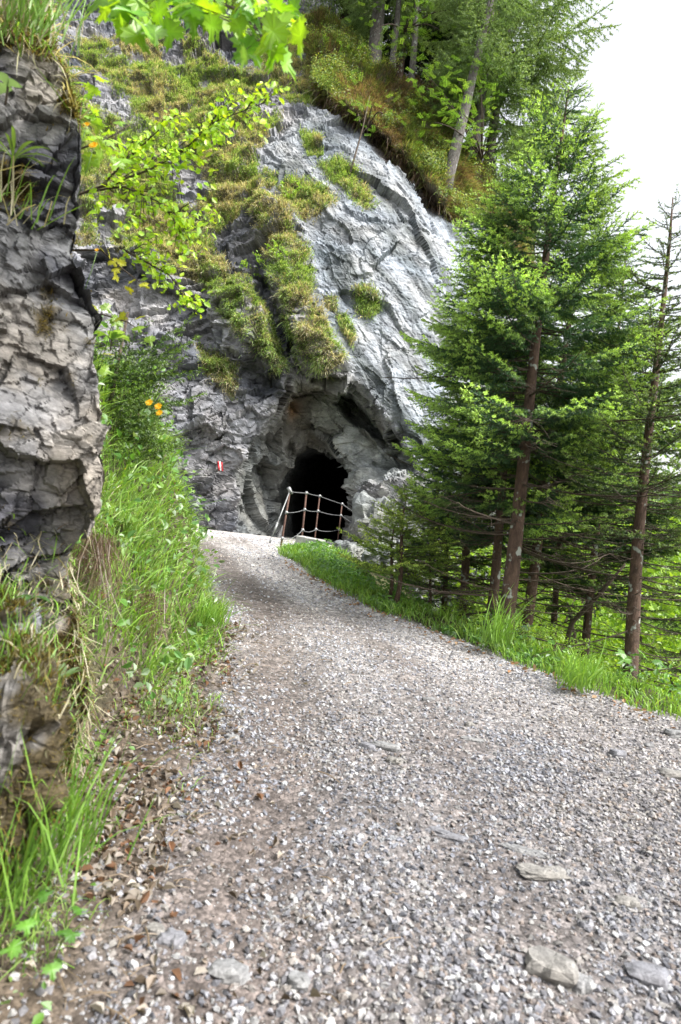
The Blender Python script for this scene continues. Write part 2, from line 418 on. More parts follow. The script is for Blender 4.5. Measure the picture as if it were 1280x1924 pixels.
P_UNDER = [(585, 175), (640, 205), (700, 235), (750, 285), (800, 350), (850, 395), (845, 412), (795, 388), (760, 345), (725, 300), (690, 255), (640, 222), (600, 205)]
P_ALC = [(440, 1020), (448, 880), (470, 835), (505, 790), (525, 745), (540, 712), (600, 704), (655, 702), (690, 745), (740, 805), (782, 880), (765, 905), (700, 905), (672, 940), (650, 1020)]
P_TRI = [(655, 700), (700, 742), (745, 800), (784, 882), (730, 850), (650, 790), (625, 760)]
P_TUN0 = [(485, 1020), (505, 910), (525, 840), (590, 815), (660, 850), (690, 920), (665, 1020)]
P_HOLE = [(522, 1022), (517, 960), (524, 900), (543, 855), (575, 838), (612, 843), (643, 868), (662, 903), (667, 930), (660, 965), (648, 1022)]
P_SLAB = [(478, 290), (540, 235), (600, 190), (700, 255), (850, 400), (960, 500), (960, 960), (800, 900), (745, 800), (655, 700), (610, 640), (590, 560), (580, 470), (530, 390)]
P_BAND = [(475, 300), (530, 395), (580, 470), (588, 560), (640, 665), (606, 700), (555, 640), (520, 560), (490, 430)]
P_GULLY = [(482, 470), (515, 560), (560, 645), (600, 702), (560, 722), (525, 680), (490, 590)]
P_BAND2 = [(385, 500), (450, 520), (495, 590), (532, 690), (505, 700), (450, 625), (400, 560)]
P_DARK = [(130, 465), (230, 478), (300, 525), (385, 560), (430, 640), (540, 735), (470, 740), (340, 650), (230, 600), (130, 580)]
D = D + feat(P_LIP, -0.9, 14, 3) + feat(P_UNDER, .6, 12) + feat(P_ALC, 1.0, 34, 4) + feat(P_TRI, 0.8, 22, 2) + feat(P_TUN0, 0.7, 30, 12)
D = D + feat(P_BAND, -0.5, 22) + feat(P_GULLY, 0.5, 10) + feat(P_BAND2, -0.4, 16) + feat(P_DARK, 0.55, 18, 4)
base = at(CX, CY, D)
nrm = unit(np.cross(np.gradient(base, axis=1), np.gradient(base, axis=0)))
nrm = np.where(((CP - base) * nrm).sum(-1, keepdims=True) < 0, -nrm, nrm)
for _ in range(6):   # smooth the push direction
    nrm = unit(nrm + np.roll(nrm, 6, 0) + np.roll(nrm, -6, 0) + np.roll(nrm, 6, 1) + np.roll(nrm, -6, 1))
rot = np.array(Matrix.Rotation(0.55, 3, 'Y') @ Matrix.Rotation(0.35, 3, 'X'))
Q = base @ rot.T * np.array([1, 1, 1.7])
Q = Q + 0.35 * np.stack([fbm(base, 1.2, 3, 61), fbm(base, 1.2, 3, 62), fbm(base, 1.2, 3, 63)], -1)
slab = sstep(-15, 25, sdpoly(WX, WY, P_SLAB))
lip = sstep(-4, 8, sdpoly(WX, WY, P_LIP))
rs = np.array(Matrix.Rotation(-.85, 3, 'Y')); QS = base @ rs.T * np.array([.45, 1, 1.0]) + .16 * np.stack([fbm(base, .8, 4, 64), fbm(base, .8, 4, 65), fbm(base, .8, 4, 66)], -1)
fs1, _, ids1 = facet(QS, 1.3, 150, .8, .5); fs2, _, ids2 = facet(QS, .45, 160, .7, .3); fs3, _, ids3 = facet(QS * [.7, 1, 1.6], .16, 165, .8, .7)
alc0 = sstep(-6, 14, sdpoly(WX, WY, P_ALC))
f1, e1, id1 = facet(Q, 1.5, 100); f2, e2, id2 = facet(Q, 0.55, 200); f3, e3, id3 = facet(Q, 0.2, 300)
amp = 1 - 0.45 * slab
amp = (1 - 0.85 * slab * (1 - alc0))
f1a, _, ida = facet(QS * 1.1, 1.0, 170, 1.3, .7); f2a, _, idb = facet(QS, .42, 180, 1.2, .5)
amp = amp * (1 - .78 * alc0)
disp = alc0 * (.40 * f1a + .12 * f2a) + slab * (1 - alc0) * (.30 * fs1 * sstep(850, 760, CX) + .075 * fs2 + .03 * fs3 + .03 * fbm(base, .5, 5, 72, .6)) + amp * (0.42 * f1 + 0.24 * f2 + 0.085 * f3) + 0.22 * fbm(base, 1.0, 5, 71) * amp
disp = disp * (1 - 0.75 * lip) + lip * (0.6 * fbm(base, 1.1, 4, 75) + 0.2 * fbm(base, 0.35, 3, 76))
inside = sdpoly(CX, CY, P_HOLE)
disp = disp * (1 - 0.5 * sstep(-5, 20, inside))
CV = base + nrm * disp[..., None]
# the tunnel: everything inside the hole's outline is drawn back along the bore
cen_t = np.array([595.0, 942.0]); ins_max = 66.0
m = inside > 0
r = 1 - np.clip(inside[m] / ins_max, 0, 1)
q2 = np.stack([CX[m], CY[m]], -1)
spread = cen_t + (q2 - cen_t) / np.maximum(r, 0.35)[:, None]
depth = np.where(r > 0.55, (1 - r) / 0.45 * 4.0, 4.0 + (0.55 - r) / 0.55 * 14.0)
axis_v = np.array([0.10, 0.995, 0.0])
wall = at(spread[:, 0], spread[:, 1], 16.9) + axis_v * depth[:, None]
wn1 = fbm(wall, 0.8, 4, 81)
wall = wall + 0.22 * wn1[:, None] * np.array([1, 0.3, 1])
bl = sstep(0, 10, inside[m])[:, None]
CV[m] = CV[m] * (1 - bl) + wall * bl
# grass and colour masks, in the picture coordinates the cliff was laid out with
P_GA = [(70, 130), (150, 78), (360, 60), (430, 130), (540, 60), (600, 20), (690, 60), (600, 150), (598, 190), (520, 235), (475, 290), (482, 350), (530, 400), (575, 470), (582, 560), (640, 668), (606, 702), (560, 640), (535, 560), (515, 500), (498, 430), (455, 405), (400, 425), (402, 470), (440, 520), (482, 560), (532, 690), (515, 705), (470, 640), (420, 570), (375, 520), (330, 510), (290, 515), (230, 470), (180, 445), (120, 450), (100, 300)]
P_ROCKS = [[(80, 60), (150, 85), (160, 140), (90, 110)], [(100, 0), (215, 0), (210, 62), (185, 72), (110, 45)], [(300, 80), (345, 70), (345, 130), (300, 120)], [(365, 50), (490, 95), (480, 140), (420, 135), (380, 95)],
           [(300, 300), (345, 270), (365, 300), (400, 350), (365, 390), (320, 360)], [(200, 170), (250, 170), (245, 200), (205, 205)], [(180, 400), (240, 380), (235, 430), (190, 440)]]
PATCH = {'a': [(525, 352), (560, 332), (610, 350), (630, 372), (592, 412), (560, 418), (528, 392)], 'b': [(595, 312), (640, 298), (688, 338), (704, 384), (682, 388), (640, 348)], 'c': [(665, 537), (700, 530), (718, 568), (700, 595), (672, 580)],
         'd': [(630, 578), (650, 582), (668, 620), (660, 652), (640, 612)], 'e': [(368, 655), (410, 662), (445, 700), (440, 745), (420, 732), (380, 692)], 'f': [(610, 556), (632, 556), (634, 580), (614, 576)], 'g': [(495, 320), (520, 330), (515, 350), (497, 345)], 'h': [(565, 250), (600, 260), (605, 290), (580, 295)]}
gm = sstep(-6, 6, sdpoly(WX, WY, P_GA))
for pr in P_ROCKS: gm = gm * (1 - sstep(-6, 6, sdpoly(WX, WY, pr)))
gn = fbm(base, 0.9, 4, 91)
gm = gm * sstep(-0.52, -0.02, gn + .35 * fbm(base, .3, 3, 92) - .06 * sstep(20, 0, sdpoly(WX, WY, P_GA)))
gm = np.maximum(gm, np.maximum(sstep(-14, 14, sdpoly(WX, WY, P_BAND)), sstep(-14, 14, sdpoly(WX, WY, P_BAND2))) * sstep(-.3, .35, fbm(base, .35, 3, 87)))
diag = fbm(np.stack([(CX + CY) * .3, CX - CY, 0 * CX], -1), 110, 3, 93); gm = gm * sstep(-.6, -.22, diag)
pm = 0
for pk in PATCH.values(): pm = np.maximum(pm, sstep(-3, 3, sdpoly(WX, WY, pk)))
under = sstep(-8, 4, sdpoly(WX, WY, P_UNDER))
alc = sstep(-10, 20, sdpoly(WX, WY, P_ALC))
def lerp(a, b, t): return a + (np.asarray(b) - a) * t[..., None]
big = fbm(base, 1.6, 5, 95); band = fbm(Q * np.array([.5, .5, 2.5]), 1.2, 4, 96)
cc = np.zeros(CX.shape + (3,)) + np.array([.22, .22, .235])
cc = lerp(cc, (.085, .09, .105), sstep(0.0, 0.45, -big + 0.5 * band + 0.55 * sstep(-20, 30, sdpoly(WX, WY, P_DARK)) - 0.1))
cc = lerp(cc, (.36, .355, .36), sstep(0.1, 0.5, big + 0.5 * band) * 0.8)
cc = lerp(cc, (.245, .266, .288), slab * (0.85 + 0.15 * sstep(-.3, .3, band)))
stk = fbm(QS * [.35, 1, 2.2], .8, 5, 97)
cc = lerp(cc, (.115, .13, .135), slab * sstep(.0, .35, stk) * .85); cc = cc * (1 + (.5 * (ids3 - .5) * slab)[..., None]); cc = lerp(cc, (.37, .39, .415), slab * sstep(.1, .4, -stk + .4 * big) * .7)
cc = lerp(cc, (.21, .22, .195), alc * (0.6 + 0.4 * sstep(-.2, .4, big)))
cc = lerp(cc, (.115, .10, .075), alc * sstep(-10, 40, sdpoly(WX, WY, [(535, 705), (640, 700), (600, 790), (640, 850), (520, 850), (480, 820)])) * .8)
cc = lerp(cc, (.30, .17, .09), np.exp(-(((CX - 550) / 14) ** 2 + ((CY - 770) / 16) ** 2)) * 0.9)
cc = lerp(cc, (.34, .36, .36), alc * sstep(20, 60, sdpoly(WX, WY, [(590, 760), (780, 820), (820, 960), (660, 960), (600, 860)])) * .7)
cc = cc * (1 + alc0[..., None] * (.45 * ida + .35 * idb - .4)[..., None])
cc = cc * (1 + (.36 * (0.5 * id2 + 0.5 * id3) - .18) * (1 - .8 * np.maximum(slab, .5 * alc0)))[..., None]
cc = lerp(cc, (.17, .155, .09), np.clip(np.maximum(gm, pm) * sstep(-.5, .2, fbm(base, .2, 3, 98)) * 0.9 + lip * 0.95, 0, 1))
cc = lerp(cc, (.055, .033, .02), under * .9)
tun = sstep(4, 25, inside); cc = lerp(cc, (.07, .068, .065), tun * .9)  # bore walls painted darker, deepening the shade inside the tunnel
# skyline: the sheet ends there and a wooded shelf runs back from it
SKY = np.array([(-260, -400), (560, -260), (640, 40), (690, 100), (735, 140), (770, 172), (815, 215), (850, 245), (880, 280), (910, 318), (940, 352), (980, 390), (1020, 430)])
skyl = np.interp(CX, SKY[:, 0], SKY[:, 1]) + 5 * fbm(np.stack([CX, 0 * CX, 0 * CX], -1), 22, 3, 8)
kq = (CY >= skyl)
keep = kq[:-1, :-1] & kq[1:, 1:] & kq[1:, :-1] & kq[:-1, 1:]
F = gridfaces(*CX.shape, keep)
# shelf behind the skyline
sx = np.arange(560, 1011, 3.0)
j = np.clip(np.searchsorted(cx, sx), 0, len(cx) - 1)
iy = np.array([np.argmax(kq[:, k]) for k in j])
rim = CV[iy, j]
back = np.array([0, .3, .8, 1.6, 3, 5, 8, 12, 18])
drop = np.array([-0.12, 0.0, .03, .1, .3, .6, 1.2, 2.2, 4.0])
dirb = unit(rim * [1, 1, 0])
SH = rim[None] + dirb[None] * back[:, None, None] + np.array([0, 0, 1.]) * drop[:, None, None] * 0.7
SH[2:] += 0.12 * fbm(SH[2:], 0.9, 3, 12)[..., None] * np.array([0, 0, 1])
SF = gridfaces(*SH.shape[:2]) + CV.shape[0] * CV.shape[1]
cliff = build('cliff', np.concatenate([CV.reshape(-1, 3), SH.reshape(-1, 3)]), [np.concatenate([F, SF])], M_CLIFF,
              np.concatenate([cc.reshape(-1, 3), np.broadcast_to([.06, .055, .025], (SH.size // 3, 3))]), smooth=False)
tag(cliff, kind='structure')

def cliff_at(px, py):
    """a point on the finished cliff (its layout coordinates)"""
    fx = np.interp(px, cx, np.arange(len(cx))); fy = np.interp(py, cy, np.arange(len(cy)))
    i, jj = np.clip(np.floor(fy).astype(int), 0, len(cy) - 2), np.clip(np.floor(fx).astype(int), 0, len(cx) - 2)
    a, b = (fy - i)[..., None], (fx - jj)[..., None]
    return CV[i, jj] * (1 - a) * (1 - b) + CV[i + 1, jj] * a * (1 - b) + CV[i, jj + 1] * (1 - a) * b + CV[i + 1, jj + 1] * a * b

# ------------------------------------------------------------------ grass blades
def blades(P, up, length, width, lean, col, tipcol=None):
    """curved three-level blades; P (n,3) roots, up (n,3), lean (n,3) sideways bend"""
    n = len(P)
    length = np.broadcast_to(length, (n,))[:, None]; width = np.broadcast_to(width, (n,))[:, None]
    th = RNG.uniform(0, 2 * math.pi, n); sd = np.stack([np.cos(th), np.sin(th), 0 * th], -1)
    m1 = P + up * length * 0.5 + lean * length * 0.18
    tip = P + up * length * 0.85 + lean * length * 0.7
    m2 = P + up * length * 0.75 + lean * length * 0.42
    V = np.stack([P - sd * width / 2, P + sd * width / 2, m1 - sd * width * .45, m1 + sd * width * .45, m2 - sd * width * .28, m2 + sd * width * .28, tip], 1)
    i = np.arange(n)[:, None] * 7
    F4 = np.concatenate([i + [0, 1, 3, 2], i + [2, 3, 5, 4]]); F3 = i + [4, 5, 6]
    c = np.broadcast_to(np.asarray(col, float), (n, 3))
    tc = c if tipcol is None else np.broadcast_to(np.asarray(tipcol, float), (n, 3))
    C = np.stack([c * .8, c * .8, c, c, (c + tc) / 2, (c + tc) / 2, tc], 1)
    return V.reshape(-1, 3), [F4, F3], C.reshape(-1, 3)

def pick(cols, n, var=0.2):
    cols = np.asarray(cols, float); c = cols[RNG.integers(0, len(cols), n)]
    return c * (1 + var * RNG.uniform(-1, 1, (n, 1)))

STRAW = [(.47, .43, .29), (.38, .34, .22), (.62, .58, .43), (.28, .27, .16)]
GREEN = [(.24, .38, .10), (.31, .45, .13), (.15, .25, .07), (.38, .49, .18)]
FRESH = [(.20, .38, .05), (.25, .45, .07), (.14, .29, .04), (.31, .48, .10)]

def cliff_blades(mask, dens, lmin, lmax, cols_fn, clump=0.55, seed=0):
    """roots on the cliff sheet where mask is set, hanging outwards and down in tussocks"""
    A = np.linalg.norm(np.cross(CV[1:, :-1] - CV[:-1, :-1], CV[:-1, 1:] - CV[:-1, :-1]), axis=-1)
    w = np.minimum(A, 0.01) * mask[:-1, :-1] * keep
    n = int(w.sum() * dens)
    k = RNG.choice(w.size, n, p=(w / w.sum()).ravel())
    i, jj = np.unravel_index(k, w.shape)
    u, v = RNG.random((2, n, 1))
    P = CV[i, jj] * (1 - u) * (1 - v) + CV[i + 1, jj] * u * (1 - v) + CV[i, jj + 1] * (1 - u) * v + CV[i + 1, jj + 1] * u * v
    tn = vnoise(P, clump, 500 + seed) + 0.5 * vnoise(P, clump / 3, 501 + seed)
    L = (lmin + (lmax - lmin) * np.clip(0.5 + 0.6 * tn, 0, 1)) * RNG.uniform(.6, 1.2, n)
    ln = nrm[i, jj] * 0.45 + np.array([.12, 0, -0.95]) + RNG.standard_normal((n, 3)) * .35
    up = unit(nrm[i, jj] * 0.6 + np.array([0, 0, .7]) + RNG.standard_normal((n, 3)) * .4)
    g = np.clip(0.50 + 0.5 * vnoise(P, 1.1, 510) + 0.35 * vnoise(P, .3, 511) + .25 * RNG.standard_normal(n), 0, 1)
    c = cols_fn(n, g)
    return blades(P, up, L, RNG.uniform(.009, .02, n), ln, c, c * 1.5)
def sg(n, g): return np.where((g > 0.42)[:, None], pick(GREEN, n, .4), pick(STRAW, n, .4))
def heath(n, g): return np.where((g > 0.5)[:, None], pick([(.13, .20, .05), (.20, .30, .07), (.30, .38, .09), (.08, .12, .04)], n), pick([(.30, .23, .14), (.16, .11, .07)], n))
mb = MB()
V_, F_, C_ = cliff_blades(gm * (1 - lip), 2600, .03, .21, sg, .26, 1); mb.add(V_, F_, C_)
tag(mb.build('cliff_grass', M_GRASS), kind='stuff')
lipm = lip * (1 - under) * kq
mb = MB()
V_, F_, C_ = cliff_blades(lipm, 1300, .1, .36, heath, .4, 2); mb.add(V_, F_, C_)
tag(mb.build('heath', M_GRASS), kind='stuff')
w_ = (lipm * sstep(.0, .4, fbm(base, .7, 3, 99))).ravel() * (CY.ravel() > -20) * (CX.ravel() > 560); k_ = RNG.choice(w_.size, 14000, p=w_ / w_.sum())
P_ = CV.reshape(-1, 3)[k_] + nrm.reshape(-1, 3)[k_] * RNG.uniform(.02, .35, (len(k_), 1)) + RNG.standard_normal((len(k_), 3)) * .06
HEATHP = (P_, nrm.reshape(-1, 3)[k_])
edge_ = np.exp(-((sdpoly(WX, WY, P_LIP) - 2) / 6) ** 2) * (CX > 590) * (CX < 860) * (CY > 150) + .0
w_ = edge_.ravel(); k_ = RNG.choice(w_.size, 5200, p=w_ / w_.sum()); P_ = CV.reshape(-1, 3)[k_] + nrm.reshape(-1, 3)[k_] * .05; n = len(k_)
mb = MB(); V_, F_, C_ = blades(P_, unit(np.array([0, 0, -.5]) + nrm.reshape(-1, 3)[k_] * .6 + RNG.standard_normal((n, 3)) * .4), RNG.uniform(.12, .6, n), .014, RNG.standard_normal((n, 3)) * .4 - [0, 0, .8], pick([(.16, .10, .06), (.24, .17, .11), (.09, .06, .04), (.22, .26, .07)], n, .3)); mb.add(V_, F_, C_)
tag(mb.build('hanging_roots', M_GRASS), kind='stuff')
TUFTL = {'a': 'broad tussock of straw grass bulging from the grey slab above the cave', 'b': 'grass tussock under the turf overhang, around the bare leaning sapling', 'c': 'round mossy grass tuft in the middle of the pale slab',
         'd': 'narrow hanging grass tuft below the small tuft on the pale slab', 'e': 'straggling grass tuft on the dark rock left of the cave hollow', 'f': 'smallest grass tuft, beside the round tuft on the slab',
         'g': 'small dry tuft at the left rim of the pale slab', 'h': 'dry tuft high on the slab near the brown root hollow'}
for k_, poly in PATCH.items():
    mk = sstep(-12, 14, sdpoly(WX, WY, poly)) ** 1.3 * sstep(-.95, -.1, fbm(base, .2, 3, 94))
    if k_ in 'dfgh': mk = sstep(-4, 2, sdpoly(CX, CY, poly))
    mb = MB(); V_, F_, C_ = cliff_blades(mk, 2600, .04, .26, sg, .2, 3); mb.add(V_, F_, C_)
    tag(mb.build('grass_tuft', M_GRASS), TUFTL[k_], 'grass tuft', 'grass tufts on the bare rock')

# ------------------------------------------------------------------ grass on verge, bank and edge
def scatter(x0, x1, y0, y1, dens, fn):
    n = int((x1 - x0) * (y1 - y0) * dens)
    X = RNG.uniform(x0, x1, n); Y = RNG.uniform(y0, y1, n)
    ul, ur = side(X, Y); w = fn(X, Y, ul, ur)
    k = RNG.random(n) < w
    X, Y = X[k], Y[k]
    return np.stack([X, Y, ground_z(X, Y)], -1), ul[k], ur[k]
def field(name, P, lmin, lmax, width, cols, leanv=(0, 0, 0), spread=.55, clump=.35, tip=1.2):
    n = len(P); t = vnoise(P, clump, 700)
    L = (lmin + (lmax - lmin) * np.clip(.5 + .7 * t, 0, 1)) * RNG.uniform(.55, 1.25, n)
    up = unit(np.array([0, 0, 1.]) + RNG.standard_normal((n, 3)) * .25)
    ln = np.asarray(leanv) + RNG.standard_normal((n, 3)) * spread * [1, 1, .3] + np.array([0, 0, -.25])
    c = pick(cols, n, .3)
    mb = MB(); V_, F_, C_ = blades(P, up, L, width, ln, c, c * tip); mb.add(V_, F_, C_)
    return tag(mb.build(name, M_GRASS), kind='stuff')
PB, ulb, _ = scatter(-6, 0, 2.6, 13.5, 1500, lambda X, Y, ul, ur: sstep(0.0, 0.35, ul - .5 * sstep(4.6, 3.6, Y) + .2 * vnoise(np.stack([X, Y, 0 * X], -1), .5, 3)) * np.where(ul < 3.2, 1, 0.2))
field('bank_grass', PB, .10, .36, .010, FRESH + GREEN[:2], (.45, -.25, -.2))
PV, _, _ = scatter(-1.9, 0, 1.2, 4.8, 2600, lambda X, Y, ul, ur: sstep(-.1, .25, ul) * sstep(-.35, .5, vnoise(np.stack([X, Y, 0 * X], -1), .4, 33) + .25 * sstep(2.5, 4.2, Y)) * .8)
field('verge_grass', PV, .04, .2, .005, FRESH + STRAW[:1] + GREEN, (.2, -.1, 0), .8)
PE, _, _ = scatter(-1.2, 9, 2.5, 13, 750, lambda X, Y, ul, ur: (ur > 0.0) * (ur < 2.2) * sstep(0, .12, ur + .1 * vnoise(np.stack([X, Y, 0 * X], -1), .4, 37)) * np.where(ur < 1.1, 1, .5))
field('edge_grass', PE, .06, .24, .010, FRESH, (-.1, -.2, 0), .6)
PS, _, _ = scatter(-1, 16, 1, 18, 60, lambda X, Y, ul, ur: (ur > 1.5) * 1.0)
field('slope_grass', PS, .1, .4, .02, GREEN, (0, 0, 0), .6)

# ------------------------------------------------------------------ leaves
def leaf_cards(P, nrmv, size, cols, aspect=.62, fold=.15, shape='oval'):
    """small pointed leaves, folded along the midrib"""
    n = len(P); size = np.broadcast_to(size, (n,))[:, None]
    nrmv = unit(nrmv); t = RNG.standard_normal((n, 3)); a = unit(t - nrmv * (t * nrmv).sum(-1, keepdims=True)); b = np.cross(nrmv, a)
    up = nrmv * size * fold
    V = np.stack([P, P + a * size * .4 + b * size * aspect * .5 + up, P + a * size * .78 + b * size * aspect * .33 + up * .6, P + a * size - up * .4,
                  P + a * size * .78 - b * size * aspect * .33 + up * .6, P + a * size * .4 - b * size * aspect * .5 + up], 1)
    i = np.arange(n)[:, None] * 6
    F = [np.concatenate([i + [0, 1, 2, 3], i + [0, 3, 4, 5]])]
    C = np.repeat(np.asarray(cols)[:, None], 6, 1)
    return V.reshape(-1, 3), F, C.reshape(-1, 3)

mb = MB(); n = len(HEATHP[0]); V_, F_, C_ = leaf_cards(HEATHP[0], HEATHP[1] + RNG.standard_normal((n, 3)) * .6 + [0, 0, .4], RNG.uniform(.03, .075, n), pick([(.22, .36, .08), (.30, .42, .09), (.14, .22, .05), (.40, .44, .10)], n, .3)); mb.add(V_, F_, C_)
tag(mb.build('heath_leaves', M_LEAF), kind='stuff')
# low broad-leaved plants at the path edge (nobody could count them)
PL, _, url = scatter(-1.0, 8, 2.6, 12.5, 1000, lambda X, Y, ul, ur: (ur > 0.12) * (ur < 1.9) * sstep(-.25, .3, vnoise(np.stack([X, Y, 0 * X], -1), .6, 57)))
hl = RNG.uniform(.03, .30, len(PL)) * np.clip(url * 1.3, .25, 1)
mb = MB(); V_, F_, C_ = leaf_cards(PL + hl[:, None] * [0, 0, 1], RNG.standard_normal((len(PL), 3)) * .5 + [0, -.3, 1], RNG.uniform(.03, .075, len(PL)), pick([(.13, .30, .04), (.18, .38, .05), (.10, .24, .05), (.16, .30, .09)], len(PL))); mb.add(V_, F_, C_)
tag(mb.build('edge_herbs', M_LEAF), kind='stuff')
PL, ull, _ = scatter(-5, 0, 3.5, 13, 160, lambda X, Y, ul, ur: (ul > 0.2) * 1.0)
hl = RNG.uniform(.05, .3, len(PL))
mb = MB(); V_, F_, C_ = leaf_cards(PL + hl[:, None] * [.4, -.3, 1], RNG.standard_normal((len(PL), 3)) * .6 + [.5, -.5, .8], RNG.uniform(.03, .08, len(PL)), pick([(.13, .30, .04), (.10, .24, .05), (.2, .36, .06), (.2, .3, .15)], len(PL))); mb.add(V_, F_, C_)
tag(mb.build('bank_herbs', M_LEAF), kind='stuff')
# dry leaf litter
PD, _, _ = scatter(-1.6, .5, 1.2, 6.5, 1900, lambda X, Y, ul, ur: np.where(ul > -.05, .9, .35 * np.exp(ul / .18)) * np.where(ul < .9, 1, 0) * sstep(-.6, .4, vnoise(np.stack([X, Y, 0 * X], -1), .3, 61)))
n = len(PD)
mb = MB(); V_, F_, C_ = leaf_cards(PD + [0, 0, .008], RNG.standard_normal((n, 3)) * .6 + [0, 0, 1], RNG.uniform(.012, .05, n), pick([(.18, .14, .105), (.30, .26, .22), (.10, .075, .055), (.24, .20, .165), (.20, .11, .065), (.34, .31, .27)], n, .35) * .95, .55, .35); mb.add(V_, F_, C_)
PD, _, _ = scatter(-1.2, 6, 3, 10, 260, lambda X, Y, ul, ur: np.exp(-((ur + .02) / .12) ** 2) * .8)
n = len(PD); V_, F_, C_ = leaf_cards(PD + [0, 0, .01], RNG.standard_normal((n, 3)) * .4 + [0, 0, 1], RNG.uniform(.03, .06, n), pick([(.36, .24, .14), (.30, .16, .08)], n, .3)); mb.add(V_, F_, C_)
PK, _, _ = scatter(-1.5, .4, 1.3, 6, 120, lambda X, Y, ul, ur: np.where(ul > -.15, .9, .1) * (ul < .9)); n = len(PK)
for q in PK:
    th = RNG.uniform(0, 6.28); l_ = RNG.uniform(.03, .12); dv = np.array([math.cos(th), math.sin(th), RNG.uniform(-.1, .3)]) * l_
    mb.tube(np.stack([q + [0, 0, .01], q + dv * .5 + [0, 0, .018], q + dv + [0, 0, .008]]), RNG.uniform(.0012, .003), 4, (.2, .15, .1))
tag(mb.build('leaf_litter', M_DRY), kind='stuff')
PL, ull, _ = scatter(-1.5, 0, 1.3, 5, 420, lambda X, Y, ul, ur: sstep(0, .3, ul) * sstep(-.2, .4, vnoise(np.stack([X, Y, 0 * X], -1), .35, 88)))
n = len(PL); hl = RNG.uniform(.01, .08, n)
mb = MB(); V_, F_, C_ = leaf_cards(PL + hl[:, None] * [.3, -.3, 1], RNG.standard_normal((n, 3)) * .5 + [.2, -.4, 1], RNG.uniform(.012, .04, n), pick([(.16, .34, .05), (.12, .26, .05), (.22, .36, .08), (.2, .28, .14)], n, .3)); mb.add(V_, F_, C_)
tag(mb.build('verge_herbs', M_LEAF), kind='stuff')

# ------------------------------------------------------------------ gravel
def ico():
    t = (1 + 5 ** .5) / 2
    v = np.array([(-1, t, 0), (1, t, 0), (-1, -t, 0), (1, -t, 0), (0, -1, t), (0, 1, t), (0, -1, -t), (0, 1, -t), (t, 0, -1), (t, 0, 1), (-t, 0, -1), (-t, 0, 1)], float)
    f = np.array([(0, 11, 5), (0, 5, 1), (0, 1, 7), (0, 7, 10), (0, 10, 11), (1, 5, 9), (5, 11, 4), (11, 10, 2), (10, 7, 6), (7, 1, 8), (3, 9, 4), (3, 4, 2), (3, 2, 6), (3, 6, 8), (3, 8, 9), (4, 9, 5), (2, 4, 11), (6, 2, 10), (8, 6, 7), (9, 8, 1)])
    return unit(v), f
IV, IF = ico()
SVAR = [unit(IV + .35 * RNG.standard_normal(IV.shape)) * RNG.uniform(.72, 1.12, (12, 1)) * np.array([1, RNG.uniform(.6, .95), RNG.uniform(.4, .75)]) for _ in range(24)]
def stones(P, size, cols):
    n = len(P); T = np.array(SVAR)[RNG.integers(0, 24, n)]
    th = RNG.uniform(0, 2 * math.pi, n); c, s = np.cos(th), np.sin(th)
    tl = RNG.standard_normal((n, 2)) * .25
    x = T[..., 0] * c[:, None] - T[..., 1] * s[:, None]; y = T[..., 0] * s[:, None] + T[..., 1] * c[:, None]
    z = T[..., 2] + x * tl[:, :1] + y * tl[:, 1:]
    V = np.stack([x, y, z], -1) * (size[:, None, None] * .5) + P[:, None]
    F = (np.arange(n)[:, None, None] * 12 + IF[None]).reshape(-1, 3)
    return V.reshape(-1, 3), [F], np.repeat(cols[:, None], 12, 1).reshape(-1, 3)
SCOL = [(.23, .23, .25), (.29, .29, .31), (.17, .172, .19), (.27, .26, .25), (.12, .12, .132), (.36, .36, .36), (.22, .185, .165), (.25, .25, .275), (.30, .28, .265), (.40, .40, .41)]
mb = MB()
for y0, y1, dens, s0, s1 in ((1.2, 2.6, 9500, .007, .040), (2.6, 4.2, 6800, .008, .037), (4.2, 7, 3000, .010, .036), (7, 14, 700, .016, .045)):
    def gw(X, Y, ul, ur):
        ee = np.maximum(ul, ur); q = vnoise(np.stack([X, Y, 0 * X], -1), .5, 67) * .3 + vnoise(np.stack([X, Y, 0 * X], -1), .15, 68) * .2
        rut = np.exp(-((-ul - .35) / .3) ** 2) * .6 + .3 * np.exp(-((-ul - 1.35) / .2) ** 2) + .5 * np.exp(-((-ur - 1.0) / .3) ** 2) * sstep(4, 7, Y)
        return np.where(ee < 0, np.clip(.85 - rut + q, .12, 1), np.where(ul > 0, .3 * np.exp(-ul / .3), np.exp(-ur / .12)))
    Pq, u1, u2 = scatter(-3.4, 4.3, y0, y1, dens, gw)
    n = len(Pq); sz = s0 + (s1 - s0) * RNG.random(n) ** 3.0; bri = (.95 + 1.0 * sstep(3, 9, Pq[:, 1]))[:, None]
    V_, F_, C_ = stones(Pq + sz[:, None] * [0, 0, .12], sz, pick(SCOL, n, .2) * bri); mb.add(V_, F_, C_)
tag(mb.build('gravel', M_STONE), kind='stuff')

